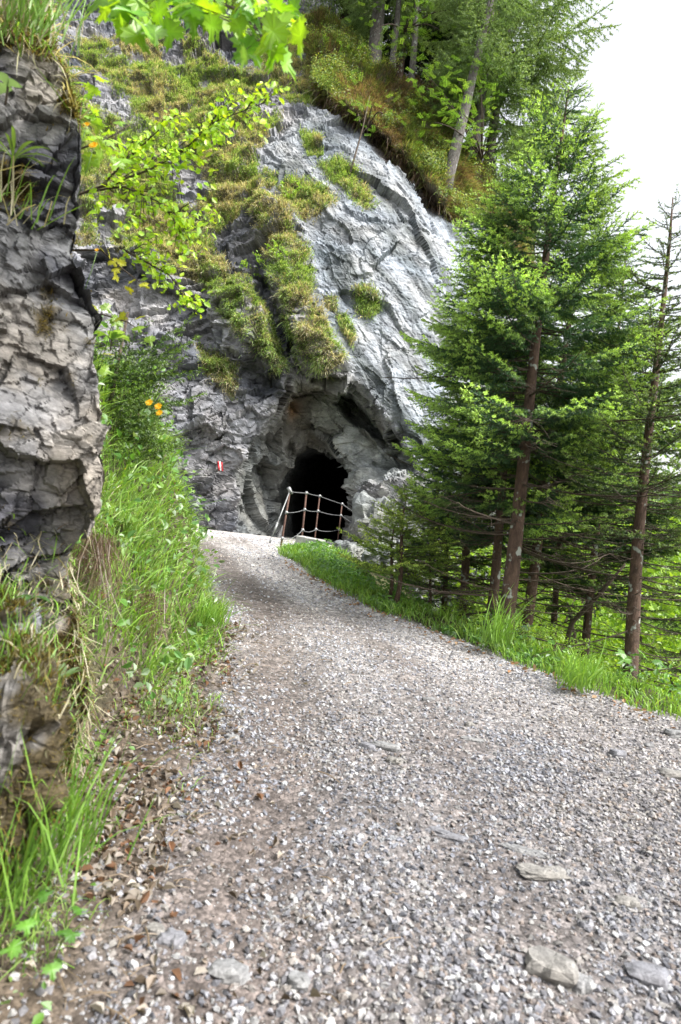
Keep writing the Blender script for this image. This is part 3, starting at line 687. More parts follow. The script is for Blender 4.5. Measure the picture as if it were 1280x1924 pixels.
# larger loose stones, each a thing
def rock_mesh(name, size, label, loc, rotz=0, col=(.42, .42, .41), cat='stone', group='loose stones on the path', mat=None, seed=0, sub=4, rough=.3):
    n = 8 * sub
    th, ph = np.meshgrid(np.linspace(0, 2 * math.pi, n, endpoint=False), np.linspace(-math.pi / 2, math.pi / 2, n // 2 + 1))
    U = np.stack([np.cos(th) * np.cos(ph), np.sin(th) * np.cos(ph), np.sin(ph)], -1)
    cube = U / (np.abs(U) ** 5).sum(-1, keepdims=True) ** .2
    S = np.asarray(size) / 2
    f, _, ids = facet(U * 1.2 + seed * 7.3, .8, 900 + seed, .9, .5); f2, _, i2 = facet(U * 1.2 + seed * 3.1, .3, 940 + seed)
    f3, _, i3 = facet(U * 1.2 + seed * 1.7, .12, 960 + seed, 1.1, .5)
    V = cube * .92 * (1 + rough * f + rough * .38 * f2 + rough * .14 * f3 * (sub > 4))[..., None] * S
    i = np.arange(V.size // 3).reshape(V.shape[:2]); jx = np.roll(i, -1, 1)
    Fq = np.stack([i[:-1], jx[:-1], jx[1:], i[1:]], -1).reshape(-1, 4)
    o = build(name, V.reshape(-1, 3), [Fq], mat or M_STONE, (np.asarray(col) * (.85 + .3 * ids[..., None])).reshape(-1, 3), smooth=False)
    o.location = [float(x) for x in loc]; o.rotation_euler = (0, 0, rotz)
    return tag(o, label, cat, group)
def on_path(px, py):
    d = np.arange(.6, 40, .01); P = at(px, py, d); k = np.argmax(P[:, 2] < ground_z(P[:, 0], P[:, 1])); return P[k], d[k]
STN = [(725, 1405, .16, .075, .05, 'long flat pale slab of stone in the middle of the path'), (690, 1405, .1, .06, .05, 'small pale stone against the left end of the long flat slab'), (742, 1432, .09, .07, .05, 'blunt grey stone just below the long flat slab'),
       (805, 1315, .10, .045, .035, 'thin dark edged stone crossing the path above the others'), (848, 1336, .055, .05, .05, 'small dark cube like stone on the brown wheel track'), (883, 1364, .06, .05, .045, 'rounded pale stone lying alone above the whitish flat patch'),
       (888, 1390, .13, .07, .025, 'whitish flat stone bedded level in the gravel'), (770, 1298, .09, .05, .035, 'flat grey stone farthest up the path'),
       (1040, 1830, .17, .13, .09, 'largest rounded grey stone low on the path at the front'), (1090, 1855, .075, .07, .07, 'small rounded stone touching the largest rounded stone'), (1220, 1840, .13, .09, .06, 'pale rounded stone at the front right of the path'),
       (1020, 1640, .21, .11, .03, 'buff ledge of bedrock showing through the gravel'), (985, 1600, .2, .06, .03, 'thin pale ledge of bedrock behind the buff ledge'), (840, 1570, .18, .06, .03, 'flat pale ledge left of the buff ledge'),
       (1265, 1458, .16, .10, .06, 'sharp grey stone at the right edge of the path'), (1270, 1382, .14, .1, .07, 'pale block in the grass edge above the sharp grey stone'), (1160, 1420, .1, .08, .07, 'tan rounded stone on the brown patch near the right edge'), (1218, 1403, .07, .05, .05, 'small dark stone by the right edge, next to dead leaves'),
       (437, 1388, .08, .05, .04, 'pale wedge stone on the brown left edge of the path'), (325, 1770, .08, .07, .055, 'blue grey squarish stone among the front left litter'), (290, 1755, .065, .05, .05, 'grey brown stone left of the blue grey squarish one'), (430, 1830, .12, .09, .05, 'clump of pale stone at the front left of the path'),
       (515, 1310, .05, .045, .04, 'small grey stone beside the brown wheel track on the left'), (1180, 1700, .1, .07, .05, 'angular grey stone on the right of the path'), (560, 1850, .075, .06, .05, 'oval blue grey stone at the front of the path')]
for k, (px, py, a_, b_, c_, lab) in enumerate(STN):
    P, d = on_path(px, py)
    rock_mesh('stone', (a_, b_, c_), lab, P + [0, 0, c_ * .02], RNG.uniform(-.5, .3), [(.22, .22, .22), (.19, .19, .205), (.215, .205, .19)][k % 3] if 'dark' not in lab else (.2, .2, .2), seed=k, sub=2, rough=.28)

# ------------------------------------------------------------------ near rock outcrop, boulders
SIL = np.array([(-200, 60), (0, 70), (60, 85), (100, 100), (200, 125), (300, 132), (400, 130), (490, 128), (520, 145), (560, 165), (590, 186), (640, 178), (700, 184), (800, 190), (850, 178), (950, 165), (1000, 150), (1060, 135), (1110, 140), (1180, 150), (1260, 158), (1350, 150), (1450, 128), (1550, 95), (1650, 50)], float)
rows = np.arange(-200, 1650, 3.5); DS = 2.9
sil = np.interp(rows, SIL[:, 0], SIL[:, 1]) + 16 * fbm(np.stack([rows, 0 * rows, 0 * rows], -1), 95, 4, 19, .7)
S3 = at(sil, rows, DS)
t = np.concatenate([np.linspace(-1, -.31, 16), np.linspace(-.30, .12, 110), np.linspace(.14, 1, 30)])
tt, rr = np.meshgrid(t, np.arange(len(rows)))
Sx, Sz = S3[rr, 0], S3[rr, 2]; Sy = S3[rr, 1]
lo = (sstep(960, 1090, rows) - .9 * sstep(1130, 1260, rows))[rr]
ta = np.abs(tt); rnd = np.sqrt(tt ** 2 + .05 ** 2) - .05
Xo = Sx - np.where(tt < 0, 1.9, 1.2) * rnd
Yo = Sy + np.where(tt < 0, -1.15 * rnd, 1.6 * tt) + .08 * lo * (tt < 0) * rnd
OB = np.stack([Xo, Yo, Sz], -1)
on = unit(np.stack([.55 * np.ones_like(tt) + .5 * tt, -.85 + .9 * np.clip(tt, 0, 1), .05 * np.ones_like(tt)], -1))
Qo = OB @ np.array(Matrix.Rotation(0.7, 3, 'Y') @ Matrix.Rotation(-.3, 3, 'X')).T * [1, 1, 1.25]
Qo = Qo + .08 * np.stack([fbm(OB, .3, 3, 161), fbm(OB, .3, 3, 162), fbm(OB, .3, 3, 163)], -1)
g1, ge1, gi1 = facet(Qo, .7, 1100, 1.0, .7); g2, ge2, gi2 = facet(Qo, .27, 1200, 1.0, .6); g3, ge3, gi3 = facet(Qo, .07, 1300, 1.1, .4)
OB = OB + on * ((.19 - .11 * sstep(850, 1000, rows[rr])) * g1 + .10 * g2 + .024 * g3 + .03 * fbm(OB, .35, 4, 171))[..., None]
on_n = fbm(OB, .35, 4, 181); on_b = fbm(OB, .9, 3, 183)
oc = np.zeros(tt.shape + (3,)) + np.array([.25, .245, .245])
oc = lerp(oc, (.31, .285, .255), sstep(.05, .4, on_n)); oc = lerp(oc, (.09, .09, .105), sstep(0, .3, -on_n + .3 * on_b))
oc = lerp(oc, (.36, .36, .38), sstep(.2, .5, on_b) * .6)
oc = oc * (.62 + .34 * gi2 + .18 * gi3)[..., None]
oc = lerp(oc, (.035, .032, .03), np.maximum(np.exp(-(ge2 / .035) ** 2), np.exp(-(ge1 / .02) ** 2)) * .5 * sstep(-.25, .3, fbm(OB, .3, 3, 177)))
oc = lerp(oc, (.06, .048, .036), sstep(-.2, .3, fbm(OB, .3, 4, 197) + 1.5 * sstep(1040, 1260, rows[rr]) - .95) * .8)
py_ = rows[rr]
moss = sstep(.05, .3, fbm(OB, .25, 4, 191) + .55 * sstep(420, 120, py_) + .42 * sstep(960, 1120, py_) - .16)
oc = lerp(oc, (.085, .06, .018), moss)
o = build('rock_outcrop', OB.reshape(-1, 3), [gridfaces(*tt.shape)], M_NEAR, oc.reshape(-1, 3), smooth=False)
tag(o, 'tall fractured grey rock outcrop at the near left, mossy and grassy on top', 'rock')
MOSS = [(.10, .085, .02), (.15, .115, .02), (.07, .065, .02), (.2, .15, .03)]
def fuzz(parent, V, nv, w, n, l0, l1, cols, name='moss', width=.005, hang=0.0):
    k = RNG.choice(len(V), n, p=w / w.sum()); P = V[k] + RNG.standard_normal((n, 3)) * .012
    mb = MB(); V_, F_, C_ = blades(P, unit(nv[k] + RNG.standard_normal((n, 3)) * .4), RNG.uniform(l0, l1, n), width, RNG.standard_normal((n, 3)) * .5 - [0, 0, hang], pick(cols, n, .35)); mb.add(V_, F_, C_)
    mb.build(name, M_GRASS, parent)['kind'] = 'stuff'
fz = (moss * (rr > 2)).ravel() + 1e-9
fuzz(o, OB.reshape(-1, 3), on.reshape(-1, 3), fz, 30000, .008, .035, MOSS)
fz2 = (moss * sstep(330, 120, py_)).ravel() + 1e-9
fuzz(o, OB.reshape(-1, 3), on.reshape(-1, 3), fz2, 1500, .05, .22, FRESH[:2] + STRAW + MOSS[:1], 'grass', .006, .4)
fz3 = (sstep(-.2, .2, fbm(OB, .4, 3, 199)) * sstep(960, 1080, py_)).ravel() + 1e-9
fuzz(o, OB.reshape(-1, 3), on.reshape(-1, 3), fz3, 2600, .03, .15, FRESH[:2] + STRAW + [(.2, .13, .08)], 'grass', .006, .5)

def boulder(px, py, d, size, label, col, moss, seed, rotz=0.4):
    P = at(px, py, d)
    o = rock_mesh('mossy_boulder', size, label, P, rotz, col, 'boulder', 'boulders at the foot of the outcrop', M_NEAR, seed, 14, .38)
    me = o.data; nv = len(me.vertices); co = np.zeros(nv * 3, np.float32); me.vertices.foreach_get('co', co); co = co.reshape(-1, 3)
    ca = np.zeros(nv * 4, np.float32); me.attributes['col'].data.foreach_get('color', ca); ca = ca.reshape(-1, 4)
    mk = sstep(.0, .25, fbm(co, .22, 4, 400 + seed) + moss)
    ca[:, :3] = lerp(ca[:, :3], (.075, .055, .018), mk * .85); me.attributes['col'].data.foreach_set('color', ca.ravel())
    fuzz(o, co, unit(co), mk + .02 * sstep(0, .1, co[:, 2]) + 1e-9, int(15000 * max(size)), .008, .035, MOSS)
    gsel = sstep(-.1, .3, fbm(co, .2, 3, 450 + seed)) * sstep(-.1, .15, co[:, 2]) + 1e-9
    fuzz(o, co, unit(co + [0, 0, .3]), gsel, int(900 * max(size)), .03, .14, FRESH[:3] + STRAW[:1], 'grass', .005, .2)
    return o
boulder(-25, 1225, 2.45, (.34, .4, .36), 'pale grey boulder below the outcrop at the left border', (.2, .2, .21), -.2, 51)
boulder(-5, 1420, 2.15, (.36, .45, .6), 'boulder covered in rusty brown moss at the left border', (.17, .165, .16), .3, 52)
for k, (px, py, d, sz, lab) in enumerate([(705, 985, 14.6, (.95, .9, 1.15), 'pale broken rock at the right foot of the cave mouth'), (655, 1040, 13.4, (.5, .5, .45), 'small rock below the end of the fence'), (715, 1050, 12.8, (.7, .6, .55), 'grey rock under the young spruce beside the path')]):
    rock_mesh('boulder', sz, lab, at(px, py, d), k * .7, (.21, .22, .215), 'boulder', 'rocks right of the cave mouth', M_CLIFF, 60 + k, 5, .36)

# ------------------------------------------------------------------ conifers
def needles_on(p0, dv, ln, tipf, step, nl, nw, cin, cout, tiplen):
    """needle triangles along twigs: p0 (k,3), dv (k,3) unit, ln (k,), tipf (k,) 0..1 how fresh the tip is"""
    cnt = np.maximum((ln / step).astype(int), 3); k = np.repeat(np.arange(len(p0)), cnt)
    n = len(k); s = RNG.random(n)
    base = p0[k] + dv[k] * (s * ln[k])[:, None]
    rd = RNG.standard_normal((n, 3)); rd = unit(rd - dv[k] * (rd * dv[k]).sum(-1, keepdims=True))
    dr = unit(dv[k] * .75 + rd * .8 + [0, 0, .1])
    tip = base + dr * (nl * RNG.uniform(.7, 1.2, n))[:, None]
    sd = unit(np.cross(dr, RNG.standard_normal((n, 3)))) * nw / 2
    V = np.stack([base - sd, base + sd, tip], 1).reshape(-1, 3)
    fresh = ((1 - s) * ln[k] < tiplen) * tipf[k]
    c = np.asarray(cin) + (np.asarray(cout) - cin) * fresh[:, None]
    c = c * RNG.uniform(.7, 1.3, (n, 1))
    return V, np.repeat(c, 3, 0)

def strips(p0, p1, r):
    """thin three-sided wood for twigs"""
    d = unit(p1 - p0); a = unit(np.cross(d, [0.3, 0.2, 1.0])); b = np.cross(d, a); k = len(p0)
    r = np.broadcast_to(r, (k,))[:, None]
    o = [a, -.5 * a + .87 * b, -.5 * a - .87 * b]
    V = np.stack([p0 + q * r for q in o] + [p1 + q * r * .5 for q in o], 1)
    i = np.arange(k)[:, None] * 6
    return V.reshape(-1, 3), np.concatenate([i + [0, 1, 4, 3], i + [1, 2, 5, 4], i + [2, 0, 3, 5]])

def conifer_branch(L, fresh=1.0, droop=.25, up=.25, hang=0.0, step=.0055, nl=.028, nw=.0095, cin=(.058, .138, .06), cout=(.50, .75, .16), lat=.6, gap=.036, inner=.18):
    """template bough along +X; returns needle verts, colours, wood verts, wood quads"""
    ns = 12; s = np.linspace(0, 1, ns + 1)
    ax = np.stack([s * L, .04 * L * np.sin(s * 5 + RNG.random() * 6) * s, L * (-droop * s + up * s * s)], -1)
    def pt(q): return np.stack([np.interp(q, s, ax[:, m]) for m in range(3)], -1)
    q = np.arange(inner, .985, gap / L); q = q + RNG.uniform(-.3, .3, len(q)) * gap / L
    q = np.clip(q, 0, .99); sgn = np.where(np.arange(len(q)) % 2 == 0, 1, -1)
    ll = np.maximum(lat * L * (1 - q) ** .8 * np.clip((q - inner + .12) / .25, .3, 1), .05) * RNG.uniform(.65, 1.15, len(q))
    tang = unit(pt(np.minimum(q + .02, 1)) - pt(q - .02))
    ld = unit(tang * .75 + np.stack([0 * q, sgn * .8, RNG.uniform(-.25, .12, len(q)) - hang], -1))
    P0 = [ax[:-1]]; D_ = [unit(np.diff(ax, axis=0))]; LN = [np.linalg.norm(np.diff(ax, axis=0), axis=1)]; TF = [np.zeros(ns)]
    TF[0][-1] = fresh
    p = pt(q); P0.append(p); D_.append(ld); LN.append(ll); tf = fresh * np.clip((q - .2) * 2.2, 0, 1); TF.append(tf)
    W0 = [ax[:-1], p]; W1 = [ax[1:], p + ld * ll[:, None]]; WR = [np.linspace(.012, .003, ns) * (L ** .5), np.full(len(q), .0022)]
    for i in np.where(ll > .14)[0]:
        m = int(ll[i] / .05); r = RNG.uniform(.15, .92, m)
        sp = p[i] + ld[i] * (r * ll[i])[:, None]; sg_ = np.where(np.arange(m) % 2 == 0, 1, -1)
        cr = unit(np.cross(ld[i], [0, 0, 1]))
        sd = unit(ld[i] * .8 + cr * sg_[:, None] * .65 + np.stack([0 * r, 0 * r, RNG.uniform(-.3, .05, m) - hang * 1.5], -1))
        sl2 = .42 * ll[i] * (1 - r * .7) * RNG.uniform(.7, 1.1, m)
        P0.append(sp); D_.append(sd); LN.append(sl2); TF.append(np.full(m, tf[i]) * (r > .3)); W0.append(sp); W1.append(sp + sd * sl2[:, None]); WR.append(np.full(m, .0016))
    V, C = needles_on(np.concatenate(P0), np.concatenate(D_), np.concatenate(LN), np.concatenate(TF), step, nl, nw, cin, cout, .085)
    WV, WF = strips(np.concatenate(W0), np.concatenate(W1), np.concatenate(WR))
    return V, C, WV, WF

def bare_branch(L):
    s = np.linspace(0, 1, 7); ax = np.stack([s * L, .08 * L * np.sin(s * 4 + RNG.random() * 6) * s, L * (-.22 * s + RNG.uniform(.05, .3) * s * s)], -1)
    a, b, r = [ax[:-1]], [ax[1:]], [np.linspace(.009, .003, 6) * (L + .3)]
    m = int(L * 16); q = RNG.uniform(.2, .97, m); p = np.stack([np.interp(q, s, ax[:, k]) for k in range(3)], -1)
    d = unit(np.stack([.7 + 0 * q, RNG.choice([-1, 1], m) * .8, RNG.uniform(-.5, .2, m)], -1)); l = L * .35 * (1 - q * .6) * RNG.uniform(.4, 1.1, m)
    e1 = p + d * l[:, None] * .5; d2 = unit(d + RNG.standard_normal((m, 3)) * .3); e2 = e1 + d2 * l[:, None] * .5
    a += [p, e1]; b += [e1, e2]; r += [np.full(m, .0026), np.full(m, .0018)]
    return strips(np.concatenate(a), np.concatenate(b), np.concatenate(r))

def place(V, az, el, org, sc=1.0):
    c, s = math.cos(az), math.sin(az); ce, se = math.cos(el), math.sin(el)
    R = np.array([[c * ce, -s, -c * se], [s * ce, c, -s * se], [se, 0, ce]])
    return V * sc @ R.T + org

LIBS = {}
def lib(kind, **k):
    if kind not in LIBS:
        LIBS[kind] = {L: [conifer_branch(L, **k) for _ in range(3)] for L in (.35, .65, 1.0, 1.4, 1.9)}
    return LIBS[kind]
BARE = None
def conifer(name, base, top, r0, kind, crown0, Lmax, label, group, sp=.2, per=5, bare=True, prof=.75, barkm=None, skip=None, bare_n=60, el=(.1, .5), trunk_top=1.0, thin=0.0, sink=True):
    """base, top: world points; crown0: share of the height where green boughs start"""
    global BARE
    base = np.asarray(base, float); top = np.asarray(top, float)
    av = (top - base) / (top[2] - base[2])
    if sink:
        for _ in range(6):
            gz = float(ground_z(np.array([base[0]]), np.array([base[1]]))[0]) - .06
            base = base + av * (gz - base[2])
    H = top[2] - base[2]
    root = empty(name, base, label, 'tree', group)
    t = np.linspace(0, 1, 16)
    path = av * (t * H)[:, None] + np.stack([.03 * np.sin(t * 5 + base[0]), .03 * np.cos(t * 4 + base[1]), 0 * t], -1) * np.minimum(t * 4, 1)[:, None]
    rr_ = r0 * (1 - t) ** .85 + .006 + r0 * .45 * np.exp(-t * H / .12)
    mbt = MB(); mbt.tube(path * [1, 1, 1], rr_, 12, wob=.03); mbt.build('trunk', barkm or M_BARK, root, True)
    def axp(q): return np.array([np.interp(q, t, path[:, m]) for m in range(3)])
    lb = lib(kind); NV, NC, WV, WF = [], [], [], []; wn_, = (0,)
    z = crown0
    while z < .985:
        u_ = (z - crown0) / (1 - crown0)
        for b in range(per):
            if RNG.random() < thin: continue
            zz = min(z + RNG.uniform(-.5, .5) * sp / H, .99); az = RNG.uniform(0, 2 * math.pi)
            Lb = Lmax * (1 - u_) ** prof * RNG.uniform(.65, 1.12) * (min(1, .55 + u_ * 3)) + .08
            if skip and skip(az, zz): continue
            key = min(lb, key=lambda k: abs(k - Lb)); V, C, wv, wf = lb[key][RNG.integers(3)]
            e_ = el[0] + (el[1] - el[0]) * u_ + RNG.uniform(-.15, .15)
            sc = Lb / key
            NV.append(place(V, az, e_, axp(zz), sc)); NC.append(C * RNG.uniform(.8, 1.2))
            w = place(wv, az, e_, axp(zz), sc); WF.append(wf + wn_); WV.append(w); wn_ += len(w)
        z += sp / H * RNG.uniform(.8, 1.2)
    # leader
    V, C, wv, wf = lb[.35][0]; NV.append(place(V, 0, 1.5, axp(.97), .8)); NC.append(C)
    NV = np.concatenate(NV); nn = len(NV) // 3; WV = np.concatenate(WV); WF = np.concatenate(WF)
    build('crown', np.concatenate([NV, WV]), [np.arange(nn * 3).reshape(-1, 3), WF + nn * 3], [M_NEEDLE, M_TWIG], np.concatenate([np.concatenate(NC), np.full((len(WV), 3), .06)]), root, matidx=np.concatenate([np.zeros(nn), np.ones(len(WF))]))
    if bare and bare_n > 40:
        if BARE is None: BARE = [bare_branch(L) for L in (.5, .8, 1.1, 1.4, .9, 1.2)]
        bv, bf, k = [], [], 0
        for _ in range(bare_n):
            zz = RNG.uniform(.05, crown0 + .15); wv, wf = BARE[RNG.integers(6)]
            w = place(wv, RNG.uniform(0, 6.283), RNG.uniform(-.15, .25), axp(zz), RNG.uniform(.6, 1.15) * min(1.15, Lmax / 1.2)); bv.append(w); bf.append(wf + k); k += len(w)
        build('bare_branches', np.concatenate(bv), [np.concatenate(bf)], M_TWIG, None, root)
    return root

lib('spruce', hang=.16, droop=.34, up=.3)
lib('dark', fresh=.6, cin=(.045, .105, .045), step=.007, nw=.012)
lib('yellow_green', fresh=1.0, cin=(.20, .32, .06), cout=(.5, .66, .12), step=.008)  # saplings with naturally yellow green needles
lib('sparse', fresh=.4, step=.007, lat=.42, gap=.05, nw=.009, cin=(.045, .085, .03))
lib('larch', fresh=.6, hang=.55, droop=.3, up=.15, step=.011, nl=.045, nw=.016, gap=.06, cin=(.24, .37, .14), cout=(.36, .5, .18), lat=.55)
lib('ridge', fresh=.1, step=.014, nl=.05, nw=.03, gap=.07, cin=(.022, .045, .018), hang=.3)

GS = 'young spruces on the slope right of the path'
def A(px, py, d): return at(px, py, d)
hero = conifer('spruce', A(945, 1212, 6.6), A(1066, 165, 7.0),   .076, 'spruce', .34, 1.45, 'tallest spruce beside the path with lichen spotted bare lower trunk and bright new tips', GS, sp=.16, per=7, bare_n=50, prof=.6)
conifer('spruce', A(1186, 1262, 6.3), A(1257, 372, 6.6), .066, 'sparse', .33, 1.05, 'thin sparse spruce with a bare spiky top nearest the right border', GS, sp=.15, per=6, bare_n=70, prof=.7)
conifer('spruce', A(985, 1205, 8.0), A(1112, 330, 8.6), .07, 'dark', .33, 1.45, 'dark spruce standing close behind the tallest spruce', GS, sp=.18, per=7, bare_n=42, prof=.6)
conifer('spruce', A(918, 1190, 7.5), A(985, 560, 7.8), .06, 'spruce', .34, 1.3, 'slim straight spruce just left of the tallest spruce', GS, sp=.19, per=5, bare_n=50)
conifer('spruce', A(868, 1165, 8.6), A(905, 455, 9.2), .06, 'spruce', .33, 1.15, 'broad leftmost spruce reaching in front of the pale slab', GS, sp=.18, per=7, bare_n=42, prof=.6)
conifer('spruce', A(832, 1160, 9.4), A(862, 760, 9.8), .045, 'dark', .25, 1.1, 'short dark spruce below the broad leftmost spruce', GS, sp=.18, per=6, bare_n=45)
conifer('spruce', A(742, 1140, 7.85), A(768, 925, 8.0), .026, 'yellow_green', .34, .85, 'small yellow green spruce sapling at the rocks right of the cave', GS, sp=.11, per=6, bare_n=16)
conifer('spruce', A(728, 1138, 8.1), A(745, 985, 8.2), .022, 'yellow_green', .5, .5, 'smallest spruce sapling, behind the yellow green one', GS, sp=.12, per=5, bare_n=14)
conifer('spruce', A(805, 1155, 9.0), A(820, 930, 9.2), .022, 'dark', .4, .5, 'thin dark spruce sapling with dead lower twigs right of the yellow green ones', GS, sp=.13, per=5, bare_n=30)
conifer('spruce', A(1095, 1290, 8.6), A(1175, 470, 9.4), .06, 'dark', .33, 1.5, 'dense dark spruce between the tallest spruce and the thin right one', GS, sp=.18, per=7, bare_n=42, prof=.6)
conifer('spruce', A(1330, 1330, 7.6), A(1370, 560, 8.2), .06, 'sparse', .3, 1.3, 'half hidden spruce reaching in from the right border', GS, sp=.2, per=5, bare_n=50)
conifer('spruce', A(1040, 1255, 9.6), A(1075, 620, 10.2), .06, 'dark', .4, 1.2, 'farthest dark spruce low on the slope with many dead twigs', GS, sp=.22, per=6, bare_n=80)
# a leaning dead stem on the slope
p = np.array([A(1030, 1225, 8.0), A(1075, 1170, 7.8), A(1125, 1118, 7.6), A(1175, 1060, 7.4)]); p[0, 2] = ground_z(p[:1, 0], p[:1, 1])[0] - .05
mb = MB(); mb.tube(p, [.035, .03, .025, .012], 8, wob=.05)
tag(mb.build('dead_stem', M_TWIG, smooth=True), 'dead brown stem leaning to the right among the spruces', 'dead tree')

# trees on the shelf above the cave
GR = 'trees on the shelf above the cave'
def up(px, py, d, px2, py2, dd=0.5): return at(px, py, d), at(px2, py2, d + dd)
b_, t_ = up(832, 372, 18.9, 990, -260, 1.0)
conifer('larch', b_, t_, .17, 'larch', .5, 2.4, 'grey barked larch leaning out from the turf lip', GR, sp=.6, per=3, barkm=M_GREYBARK, bare_n=10, sink=False)
b_, t_ = up(915, 330, 22.0, 1010, -330)
conifer('larch', b_, t_, .16, 'larch', .05, 4.2, 'spreading larch with drooping pale foliage against the sky', GR, sp=.42, per=5, barkm=M_GREYBARK, bare_n=30, sink=False)
b_, t_ = up(700, 160, 22.0, 745, -420)
conifer('larch', b_, t_, .24, 'larch', .2, 3.6, 'straight grey larch trunk at the left of the turf lip', GR, sp=.45, per=5, barkm=M_GREYBARK, bare_n=12, sink=False)
b_, t_ = up(893, 300, 20.5, 950, -200)
conifer('larch', b_, t_, .16, 'larch', .2, 2.8, 'slim larch between the leaning one and the spreading one', GR, sp=.45, per=5, barkm=M_GREYBARK, bare_n=24, sink=False)
for px, py, px2, py2, dz, lab in ((770, 185, 800, -240, 21.4, 'thin grey larch stem behind the rowan, right of the straight larch'), (735, 150, 770, -260, 21.8, 'thin dark larch stem just right of the straight larch')):
    b_, t_ = up(px, py, dz, px2, py2)
    conifer('larch', b_, t_, .11, 'larch', .45, 1.8, lab, GR, sp=.6, per=3, barkm=M_GREYBARK, bare_n=10, sink=False)
for px, py, px2, py2, dz, lab in ((648, 60, 690, -420, 26, 'dark fir at the left end of the shelf'), (745, 165, 800, -300, 26, 'dark fir behind the straight larch'), (800, 215, 860, -260, 27, 'dark fir behind the rowan, left of the leaning larch'), (850, 250, 910, -150, 28, 'dark fir farthest back behind the leaning larch'), (590, -20, 620, -480, 27, 'dark fir above the maple leaves at the top of the slope')):
    b_, t_ = up(px, py, dz, px2, py2)
    conifer('fir', b_, t_, .2, 'ridge', .08, 3.4, lab, GR, sp=.55, per=6, barkm=M_BARK, bare_n=14, sink=False)

# ------------------------------------------------------------------ broadleaf crowns
def blob_leaves(blobs, n, size, cols, up_bias=.6):
    """leaves in clumps: blobs [(centre, radius)]"""
    P, w = [], np.array([r ** 2 for _, r in blobs]); w = w / w.sum()
    for (c, r), k in zip(blobs, (w * n).astype(int)):
        m = max(3, int(k / 14)); cc_ = unit(RNG.standard_normal((m, 3))) * (r * RNG.random((m, 1)) ** .45) * [1, 1, .8] + c
        P.append(cc_[RNG.integers(0, m, k)] + RNG.standard_normal((k, 3)) * r * .14)
    P = np.concatenate(P); k = len(P)
    return leaf_cards(P, RNG.standard_normal((k, 3)) * .7 + [0, 0, up_bias], size * RNG.uniform(.6, 1.25, k), pick(cols, k, .3))
BRIGHT = [(.26, .44, .05), (.34, .54, .07), (.20, .36, .04), (.40, .58, .09)]
def broadleaf(name, base, H, R, n, size, cols, label, cat, group=None, stems=3, sink=True):
    base = np.asarray(base, float)
    if sink: base[2] = ground_z(base[:1], base[1:2])[0] - .05
    root = empty(name, base, label, cat, group)
    mb = MB(); bl = []
    for k in range(stems):
        a_ = RNG.uniform(0, 6.283); e_ = np.array([math.cos(a_) * R * .5, math.sin(a_) * R * .5, H * RNG.uniform(.6, .9)])
        s = np.linspace(0, 1, 7)[:, None]; pth = e_ * s * [1, 1, 1] + np.array([0, 0, .1]) * np.sin(s * 3)
        mb.tube(pth, np.linspace(.02, .006, 7) * H / 2, 7, wob=.05)
        for q in (.45, .65, .85, 1.0):
            st = e_ * q; en = st + RNG.standard_normal(3) * [R * .5, R * .5, H * .14]
            mb.tube(np.stack([st, (st + en) / 2 + [0, 0, .03], en]), [.008 * H / 2, .006 * H / 2, .003], 5); bl.append((en, R * RNG.uniform(.3, .5)))
    mb.build('trunk', M_TWIG, root, True)
    V_, F_, C_ = blob_leaves(bl, n, size, cols); build('crown', V_, F_, M_LEAF, C_, root)
    return root
GB = 'leafy trees down the slope behind the spruces'
proto = broadleaf('broadleaf_tree', A(1010, 1110, 14), 4.6, 2.6, 9000, .13, BRIGHT, 'bright green tree seen low between the spruce trunks', 'tree', GB, 4)
proto2 = broadleaf('broadleaf_tree', A(1240, 1000, 12), 6.5, 2.8, 9000, .13, BRIGHT, 'tall bright green tree behind the thin right spruce', 'tree', GB, 4)
for k, (px, py, d, pr, sc, lab) in enumerate([(1060, 1060, 16, proto2, 1.1, 'light green tree behind the leaning dead stem'), (1130, 900, 19, proto, 1.4, 'light green tree far behind the dense dark spruce'), (1320, 1020, 14, proto, 1.2, 'leafy tree at the right border behind the half hidden spruce'),
                                       (1220, 1160, 9.6, proto, .55, 'low bright bush beside the foot of the thin right spruce'), (1100, 1190, 11, proto2, .5, 'low bright bush below the dark spruces'), (1290, 900, 22, proto2, 1.6, 'farthest leafy tree at the right, pale against the sky'), (1030, 1170, 12, proto, .4, 'low bush behind the tallest spruce'), (1090, 1250, 7.4, proto2, .17, 'small leafy bush at the slope edge between the tallest and the thin right spruce'), (1250, 1290, 6.6, proto, .2, 'small leafy bush at the slope edge by the right border'), (850, 1170, 8.2, proto2, .13, 'small leafy bush at the foot of the leftmost spruces'), (1160, 1240, 8.4, proto, .26, 'leafy bush just behind the foot of the thin right spruce'), (1010, 1225, 7.6, proto2, .18, 'small leafy bush right of the tallest spruce trunk')]):
    P = A(px, py, d); P[2] = ground_z(P[:1], P[1:2])[0] - .1
    copy_tree(pr, P, k * 1.3, sc, lab)
# distant wood across the valley: one mass
Pf, _, _ = scatter(14, 74, 6, 89, 2.2, lambda X, Y, ul, ur: (ur > 16) * 1.0)
Pf = Pf[RNG.random(len(Pf)) < .8]; n = len(Pf)
mb = MB(); V_, F_, C_ = leaf_cards(np.repeat(Pf, 14, 0) + RNG.standard_normal((n * 14, 3)) * [.9, .9, 1.4] + [0, 0, 1.6], RNG.standard_normal((n * 14, 3)) + [0, 0, .5], RNG.uniform(.4, .9, n * 14), pick([(.08, .16, .03), (.12, .23, .04), (.05, .10, .03)], n * 14, .3)); mb.add(V_, F_, C_)
tag(mb.build('distant_wood', M_LEAF), kind='stuff')

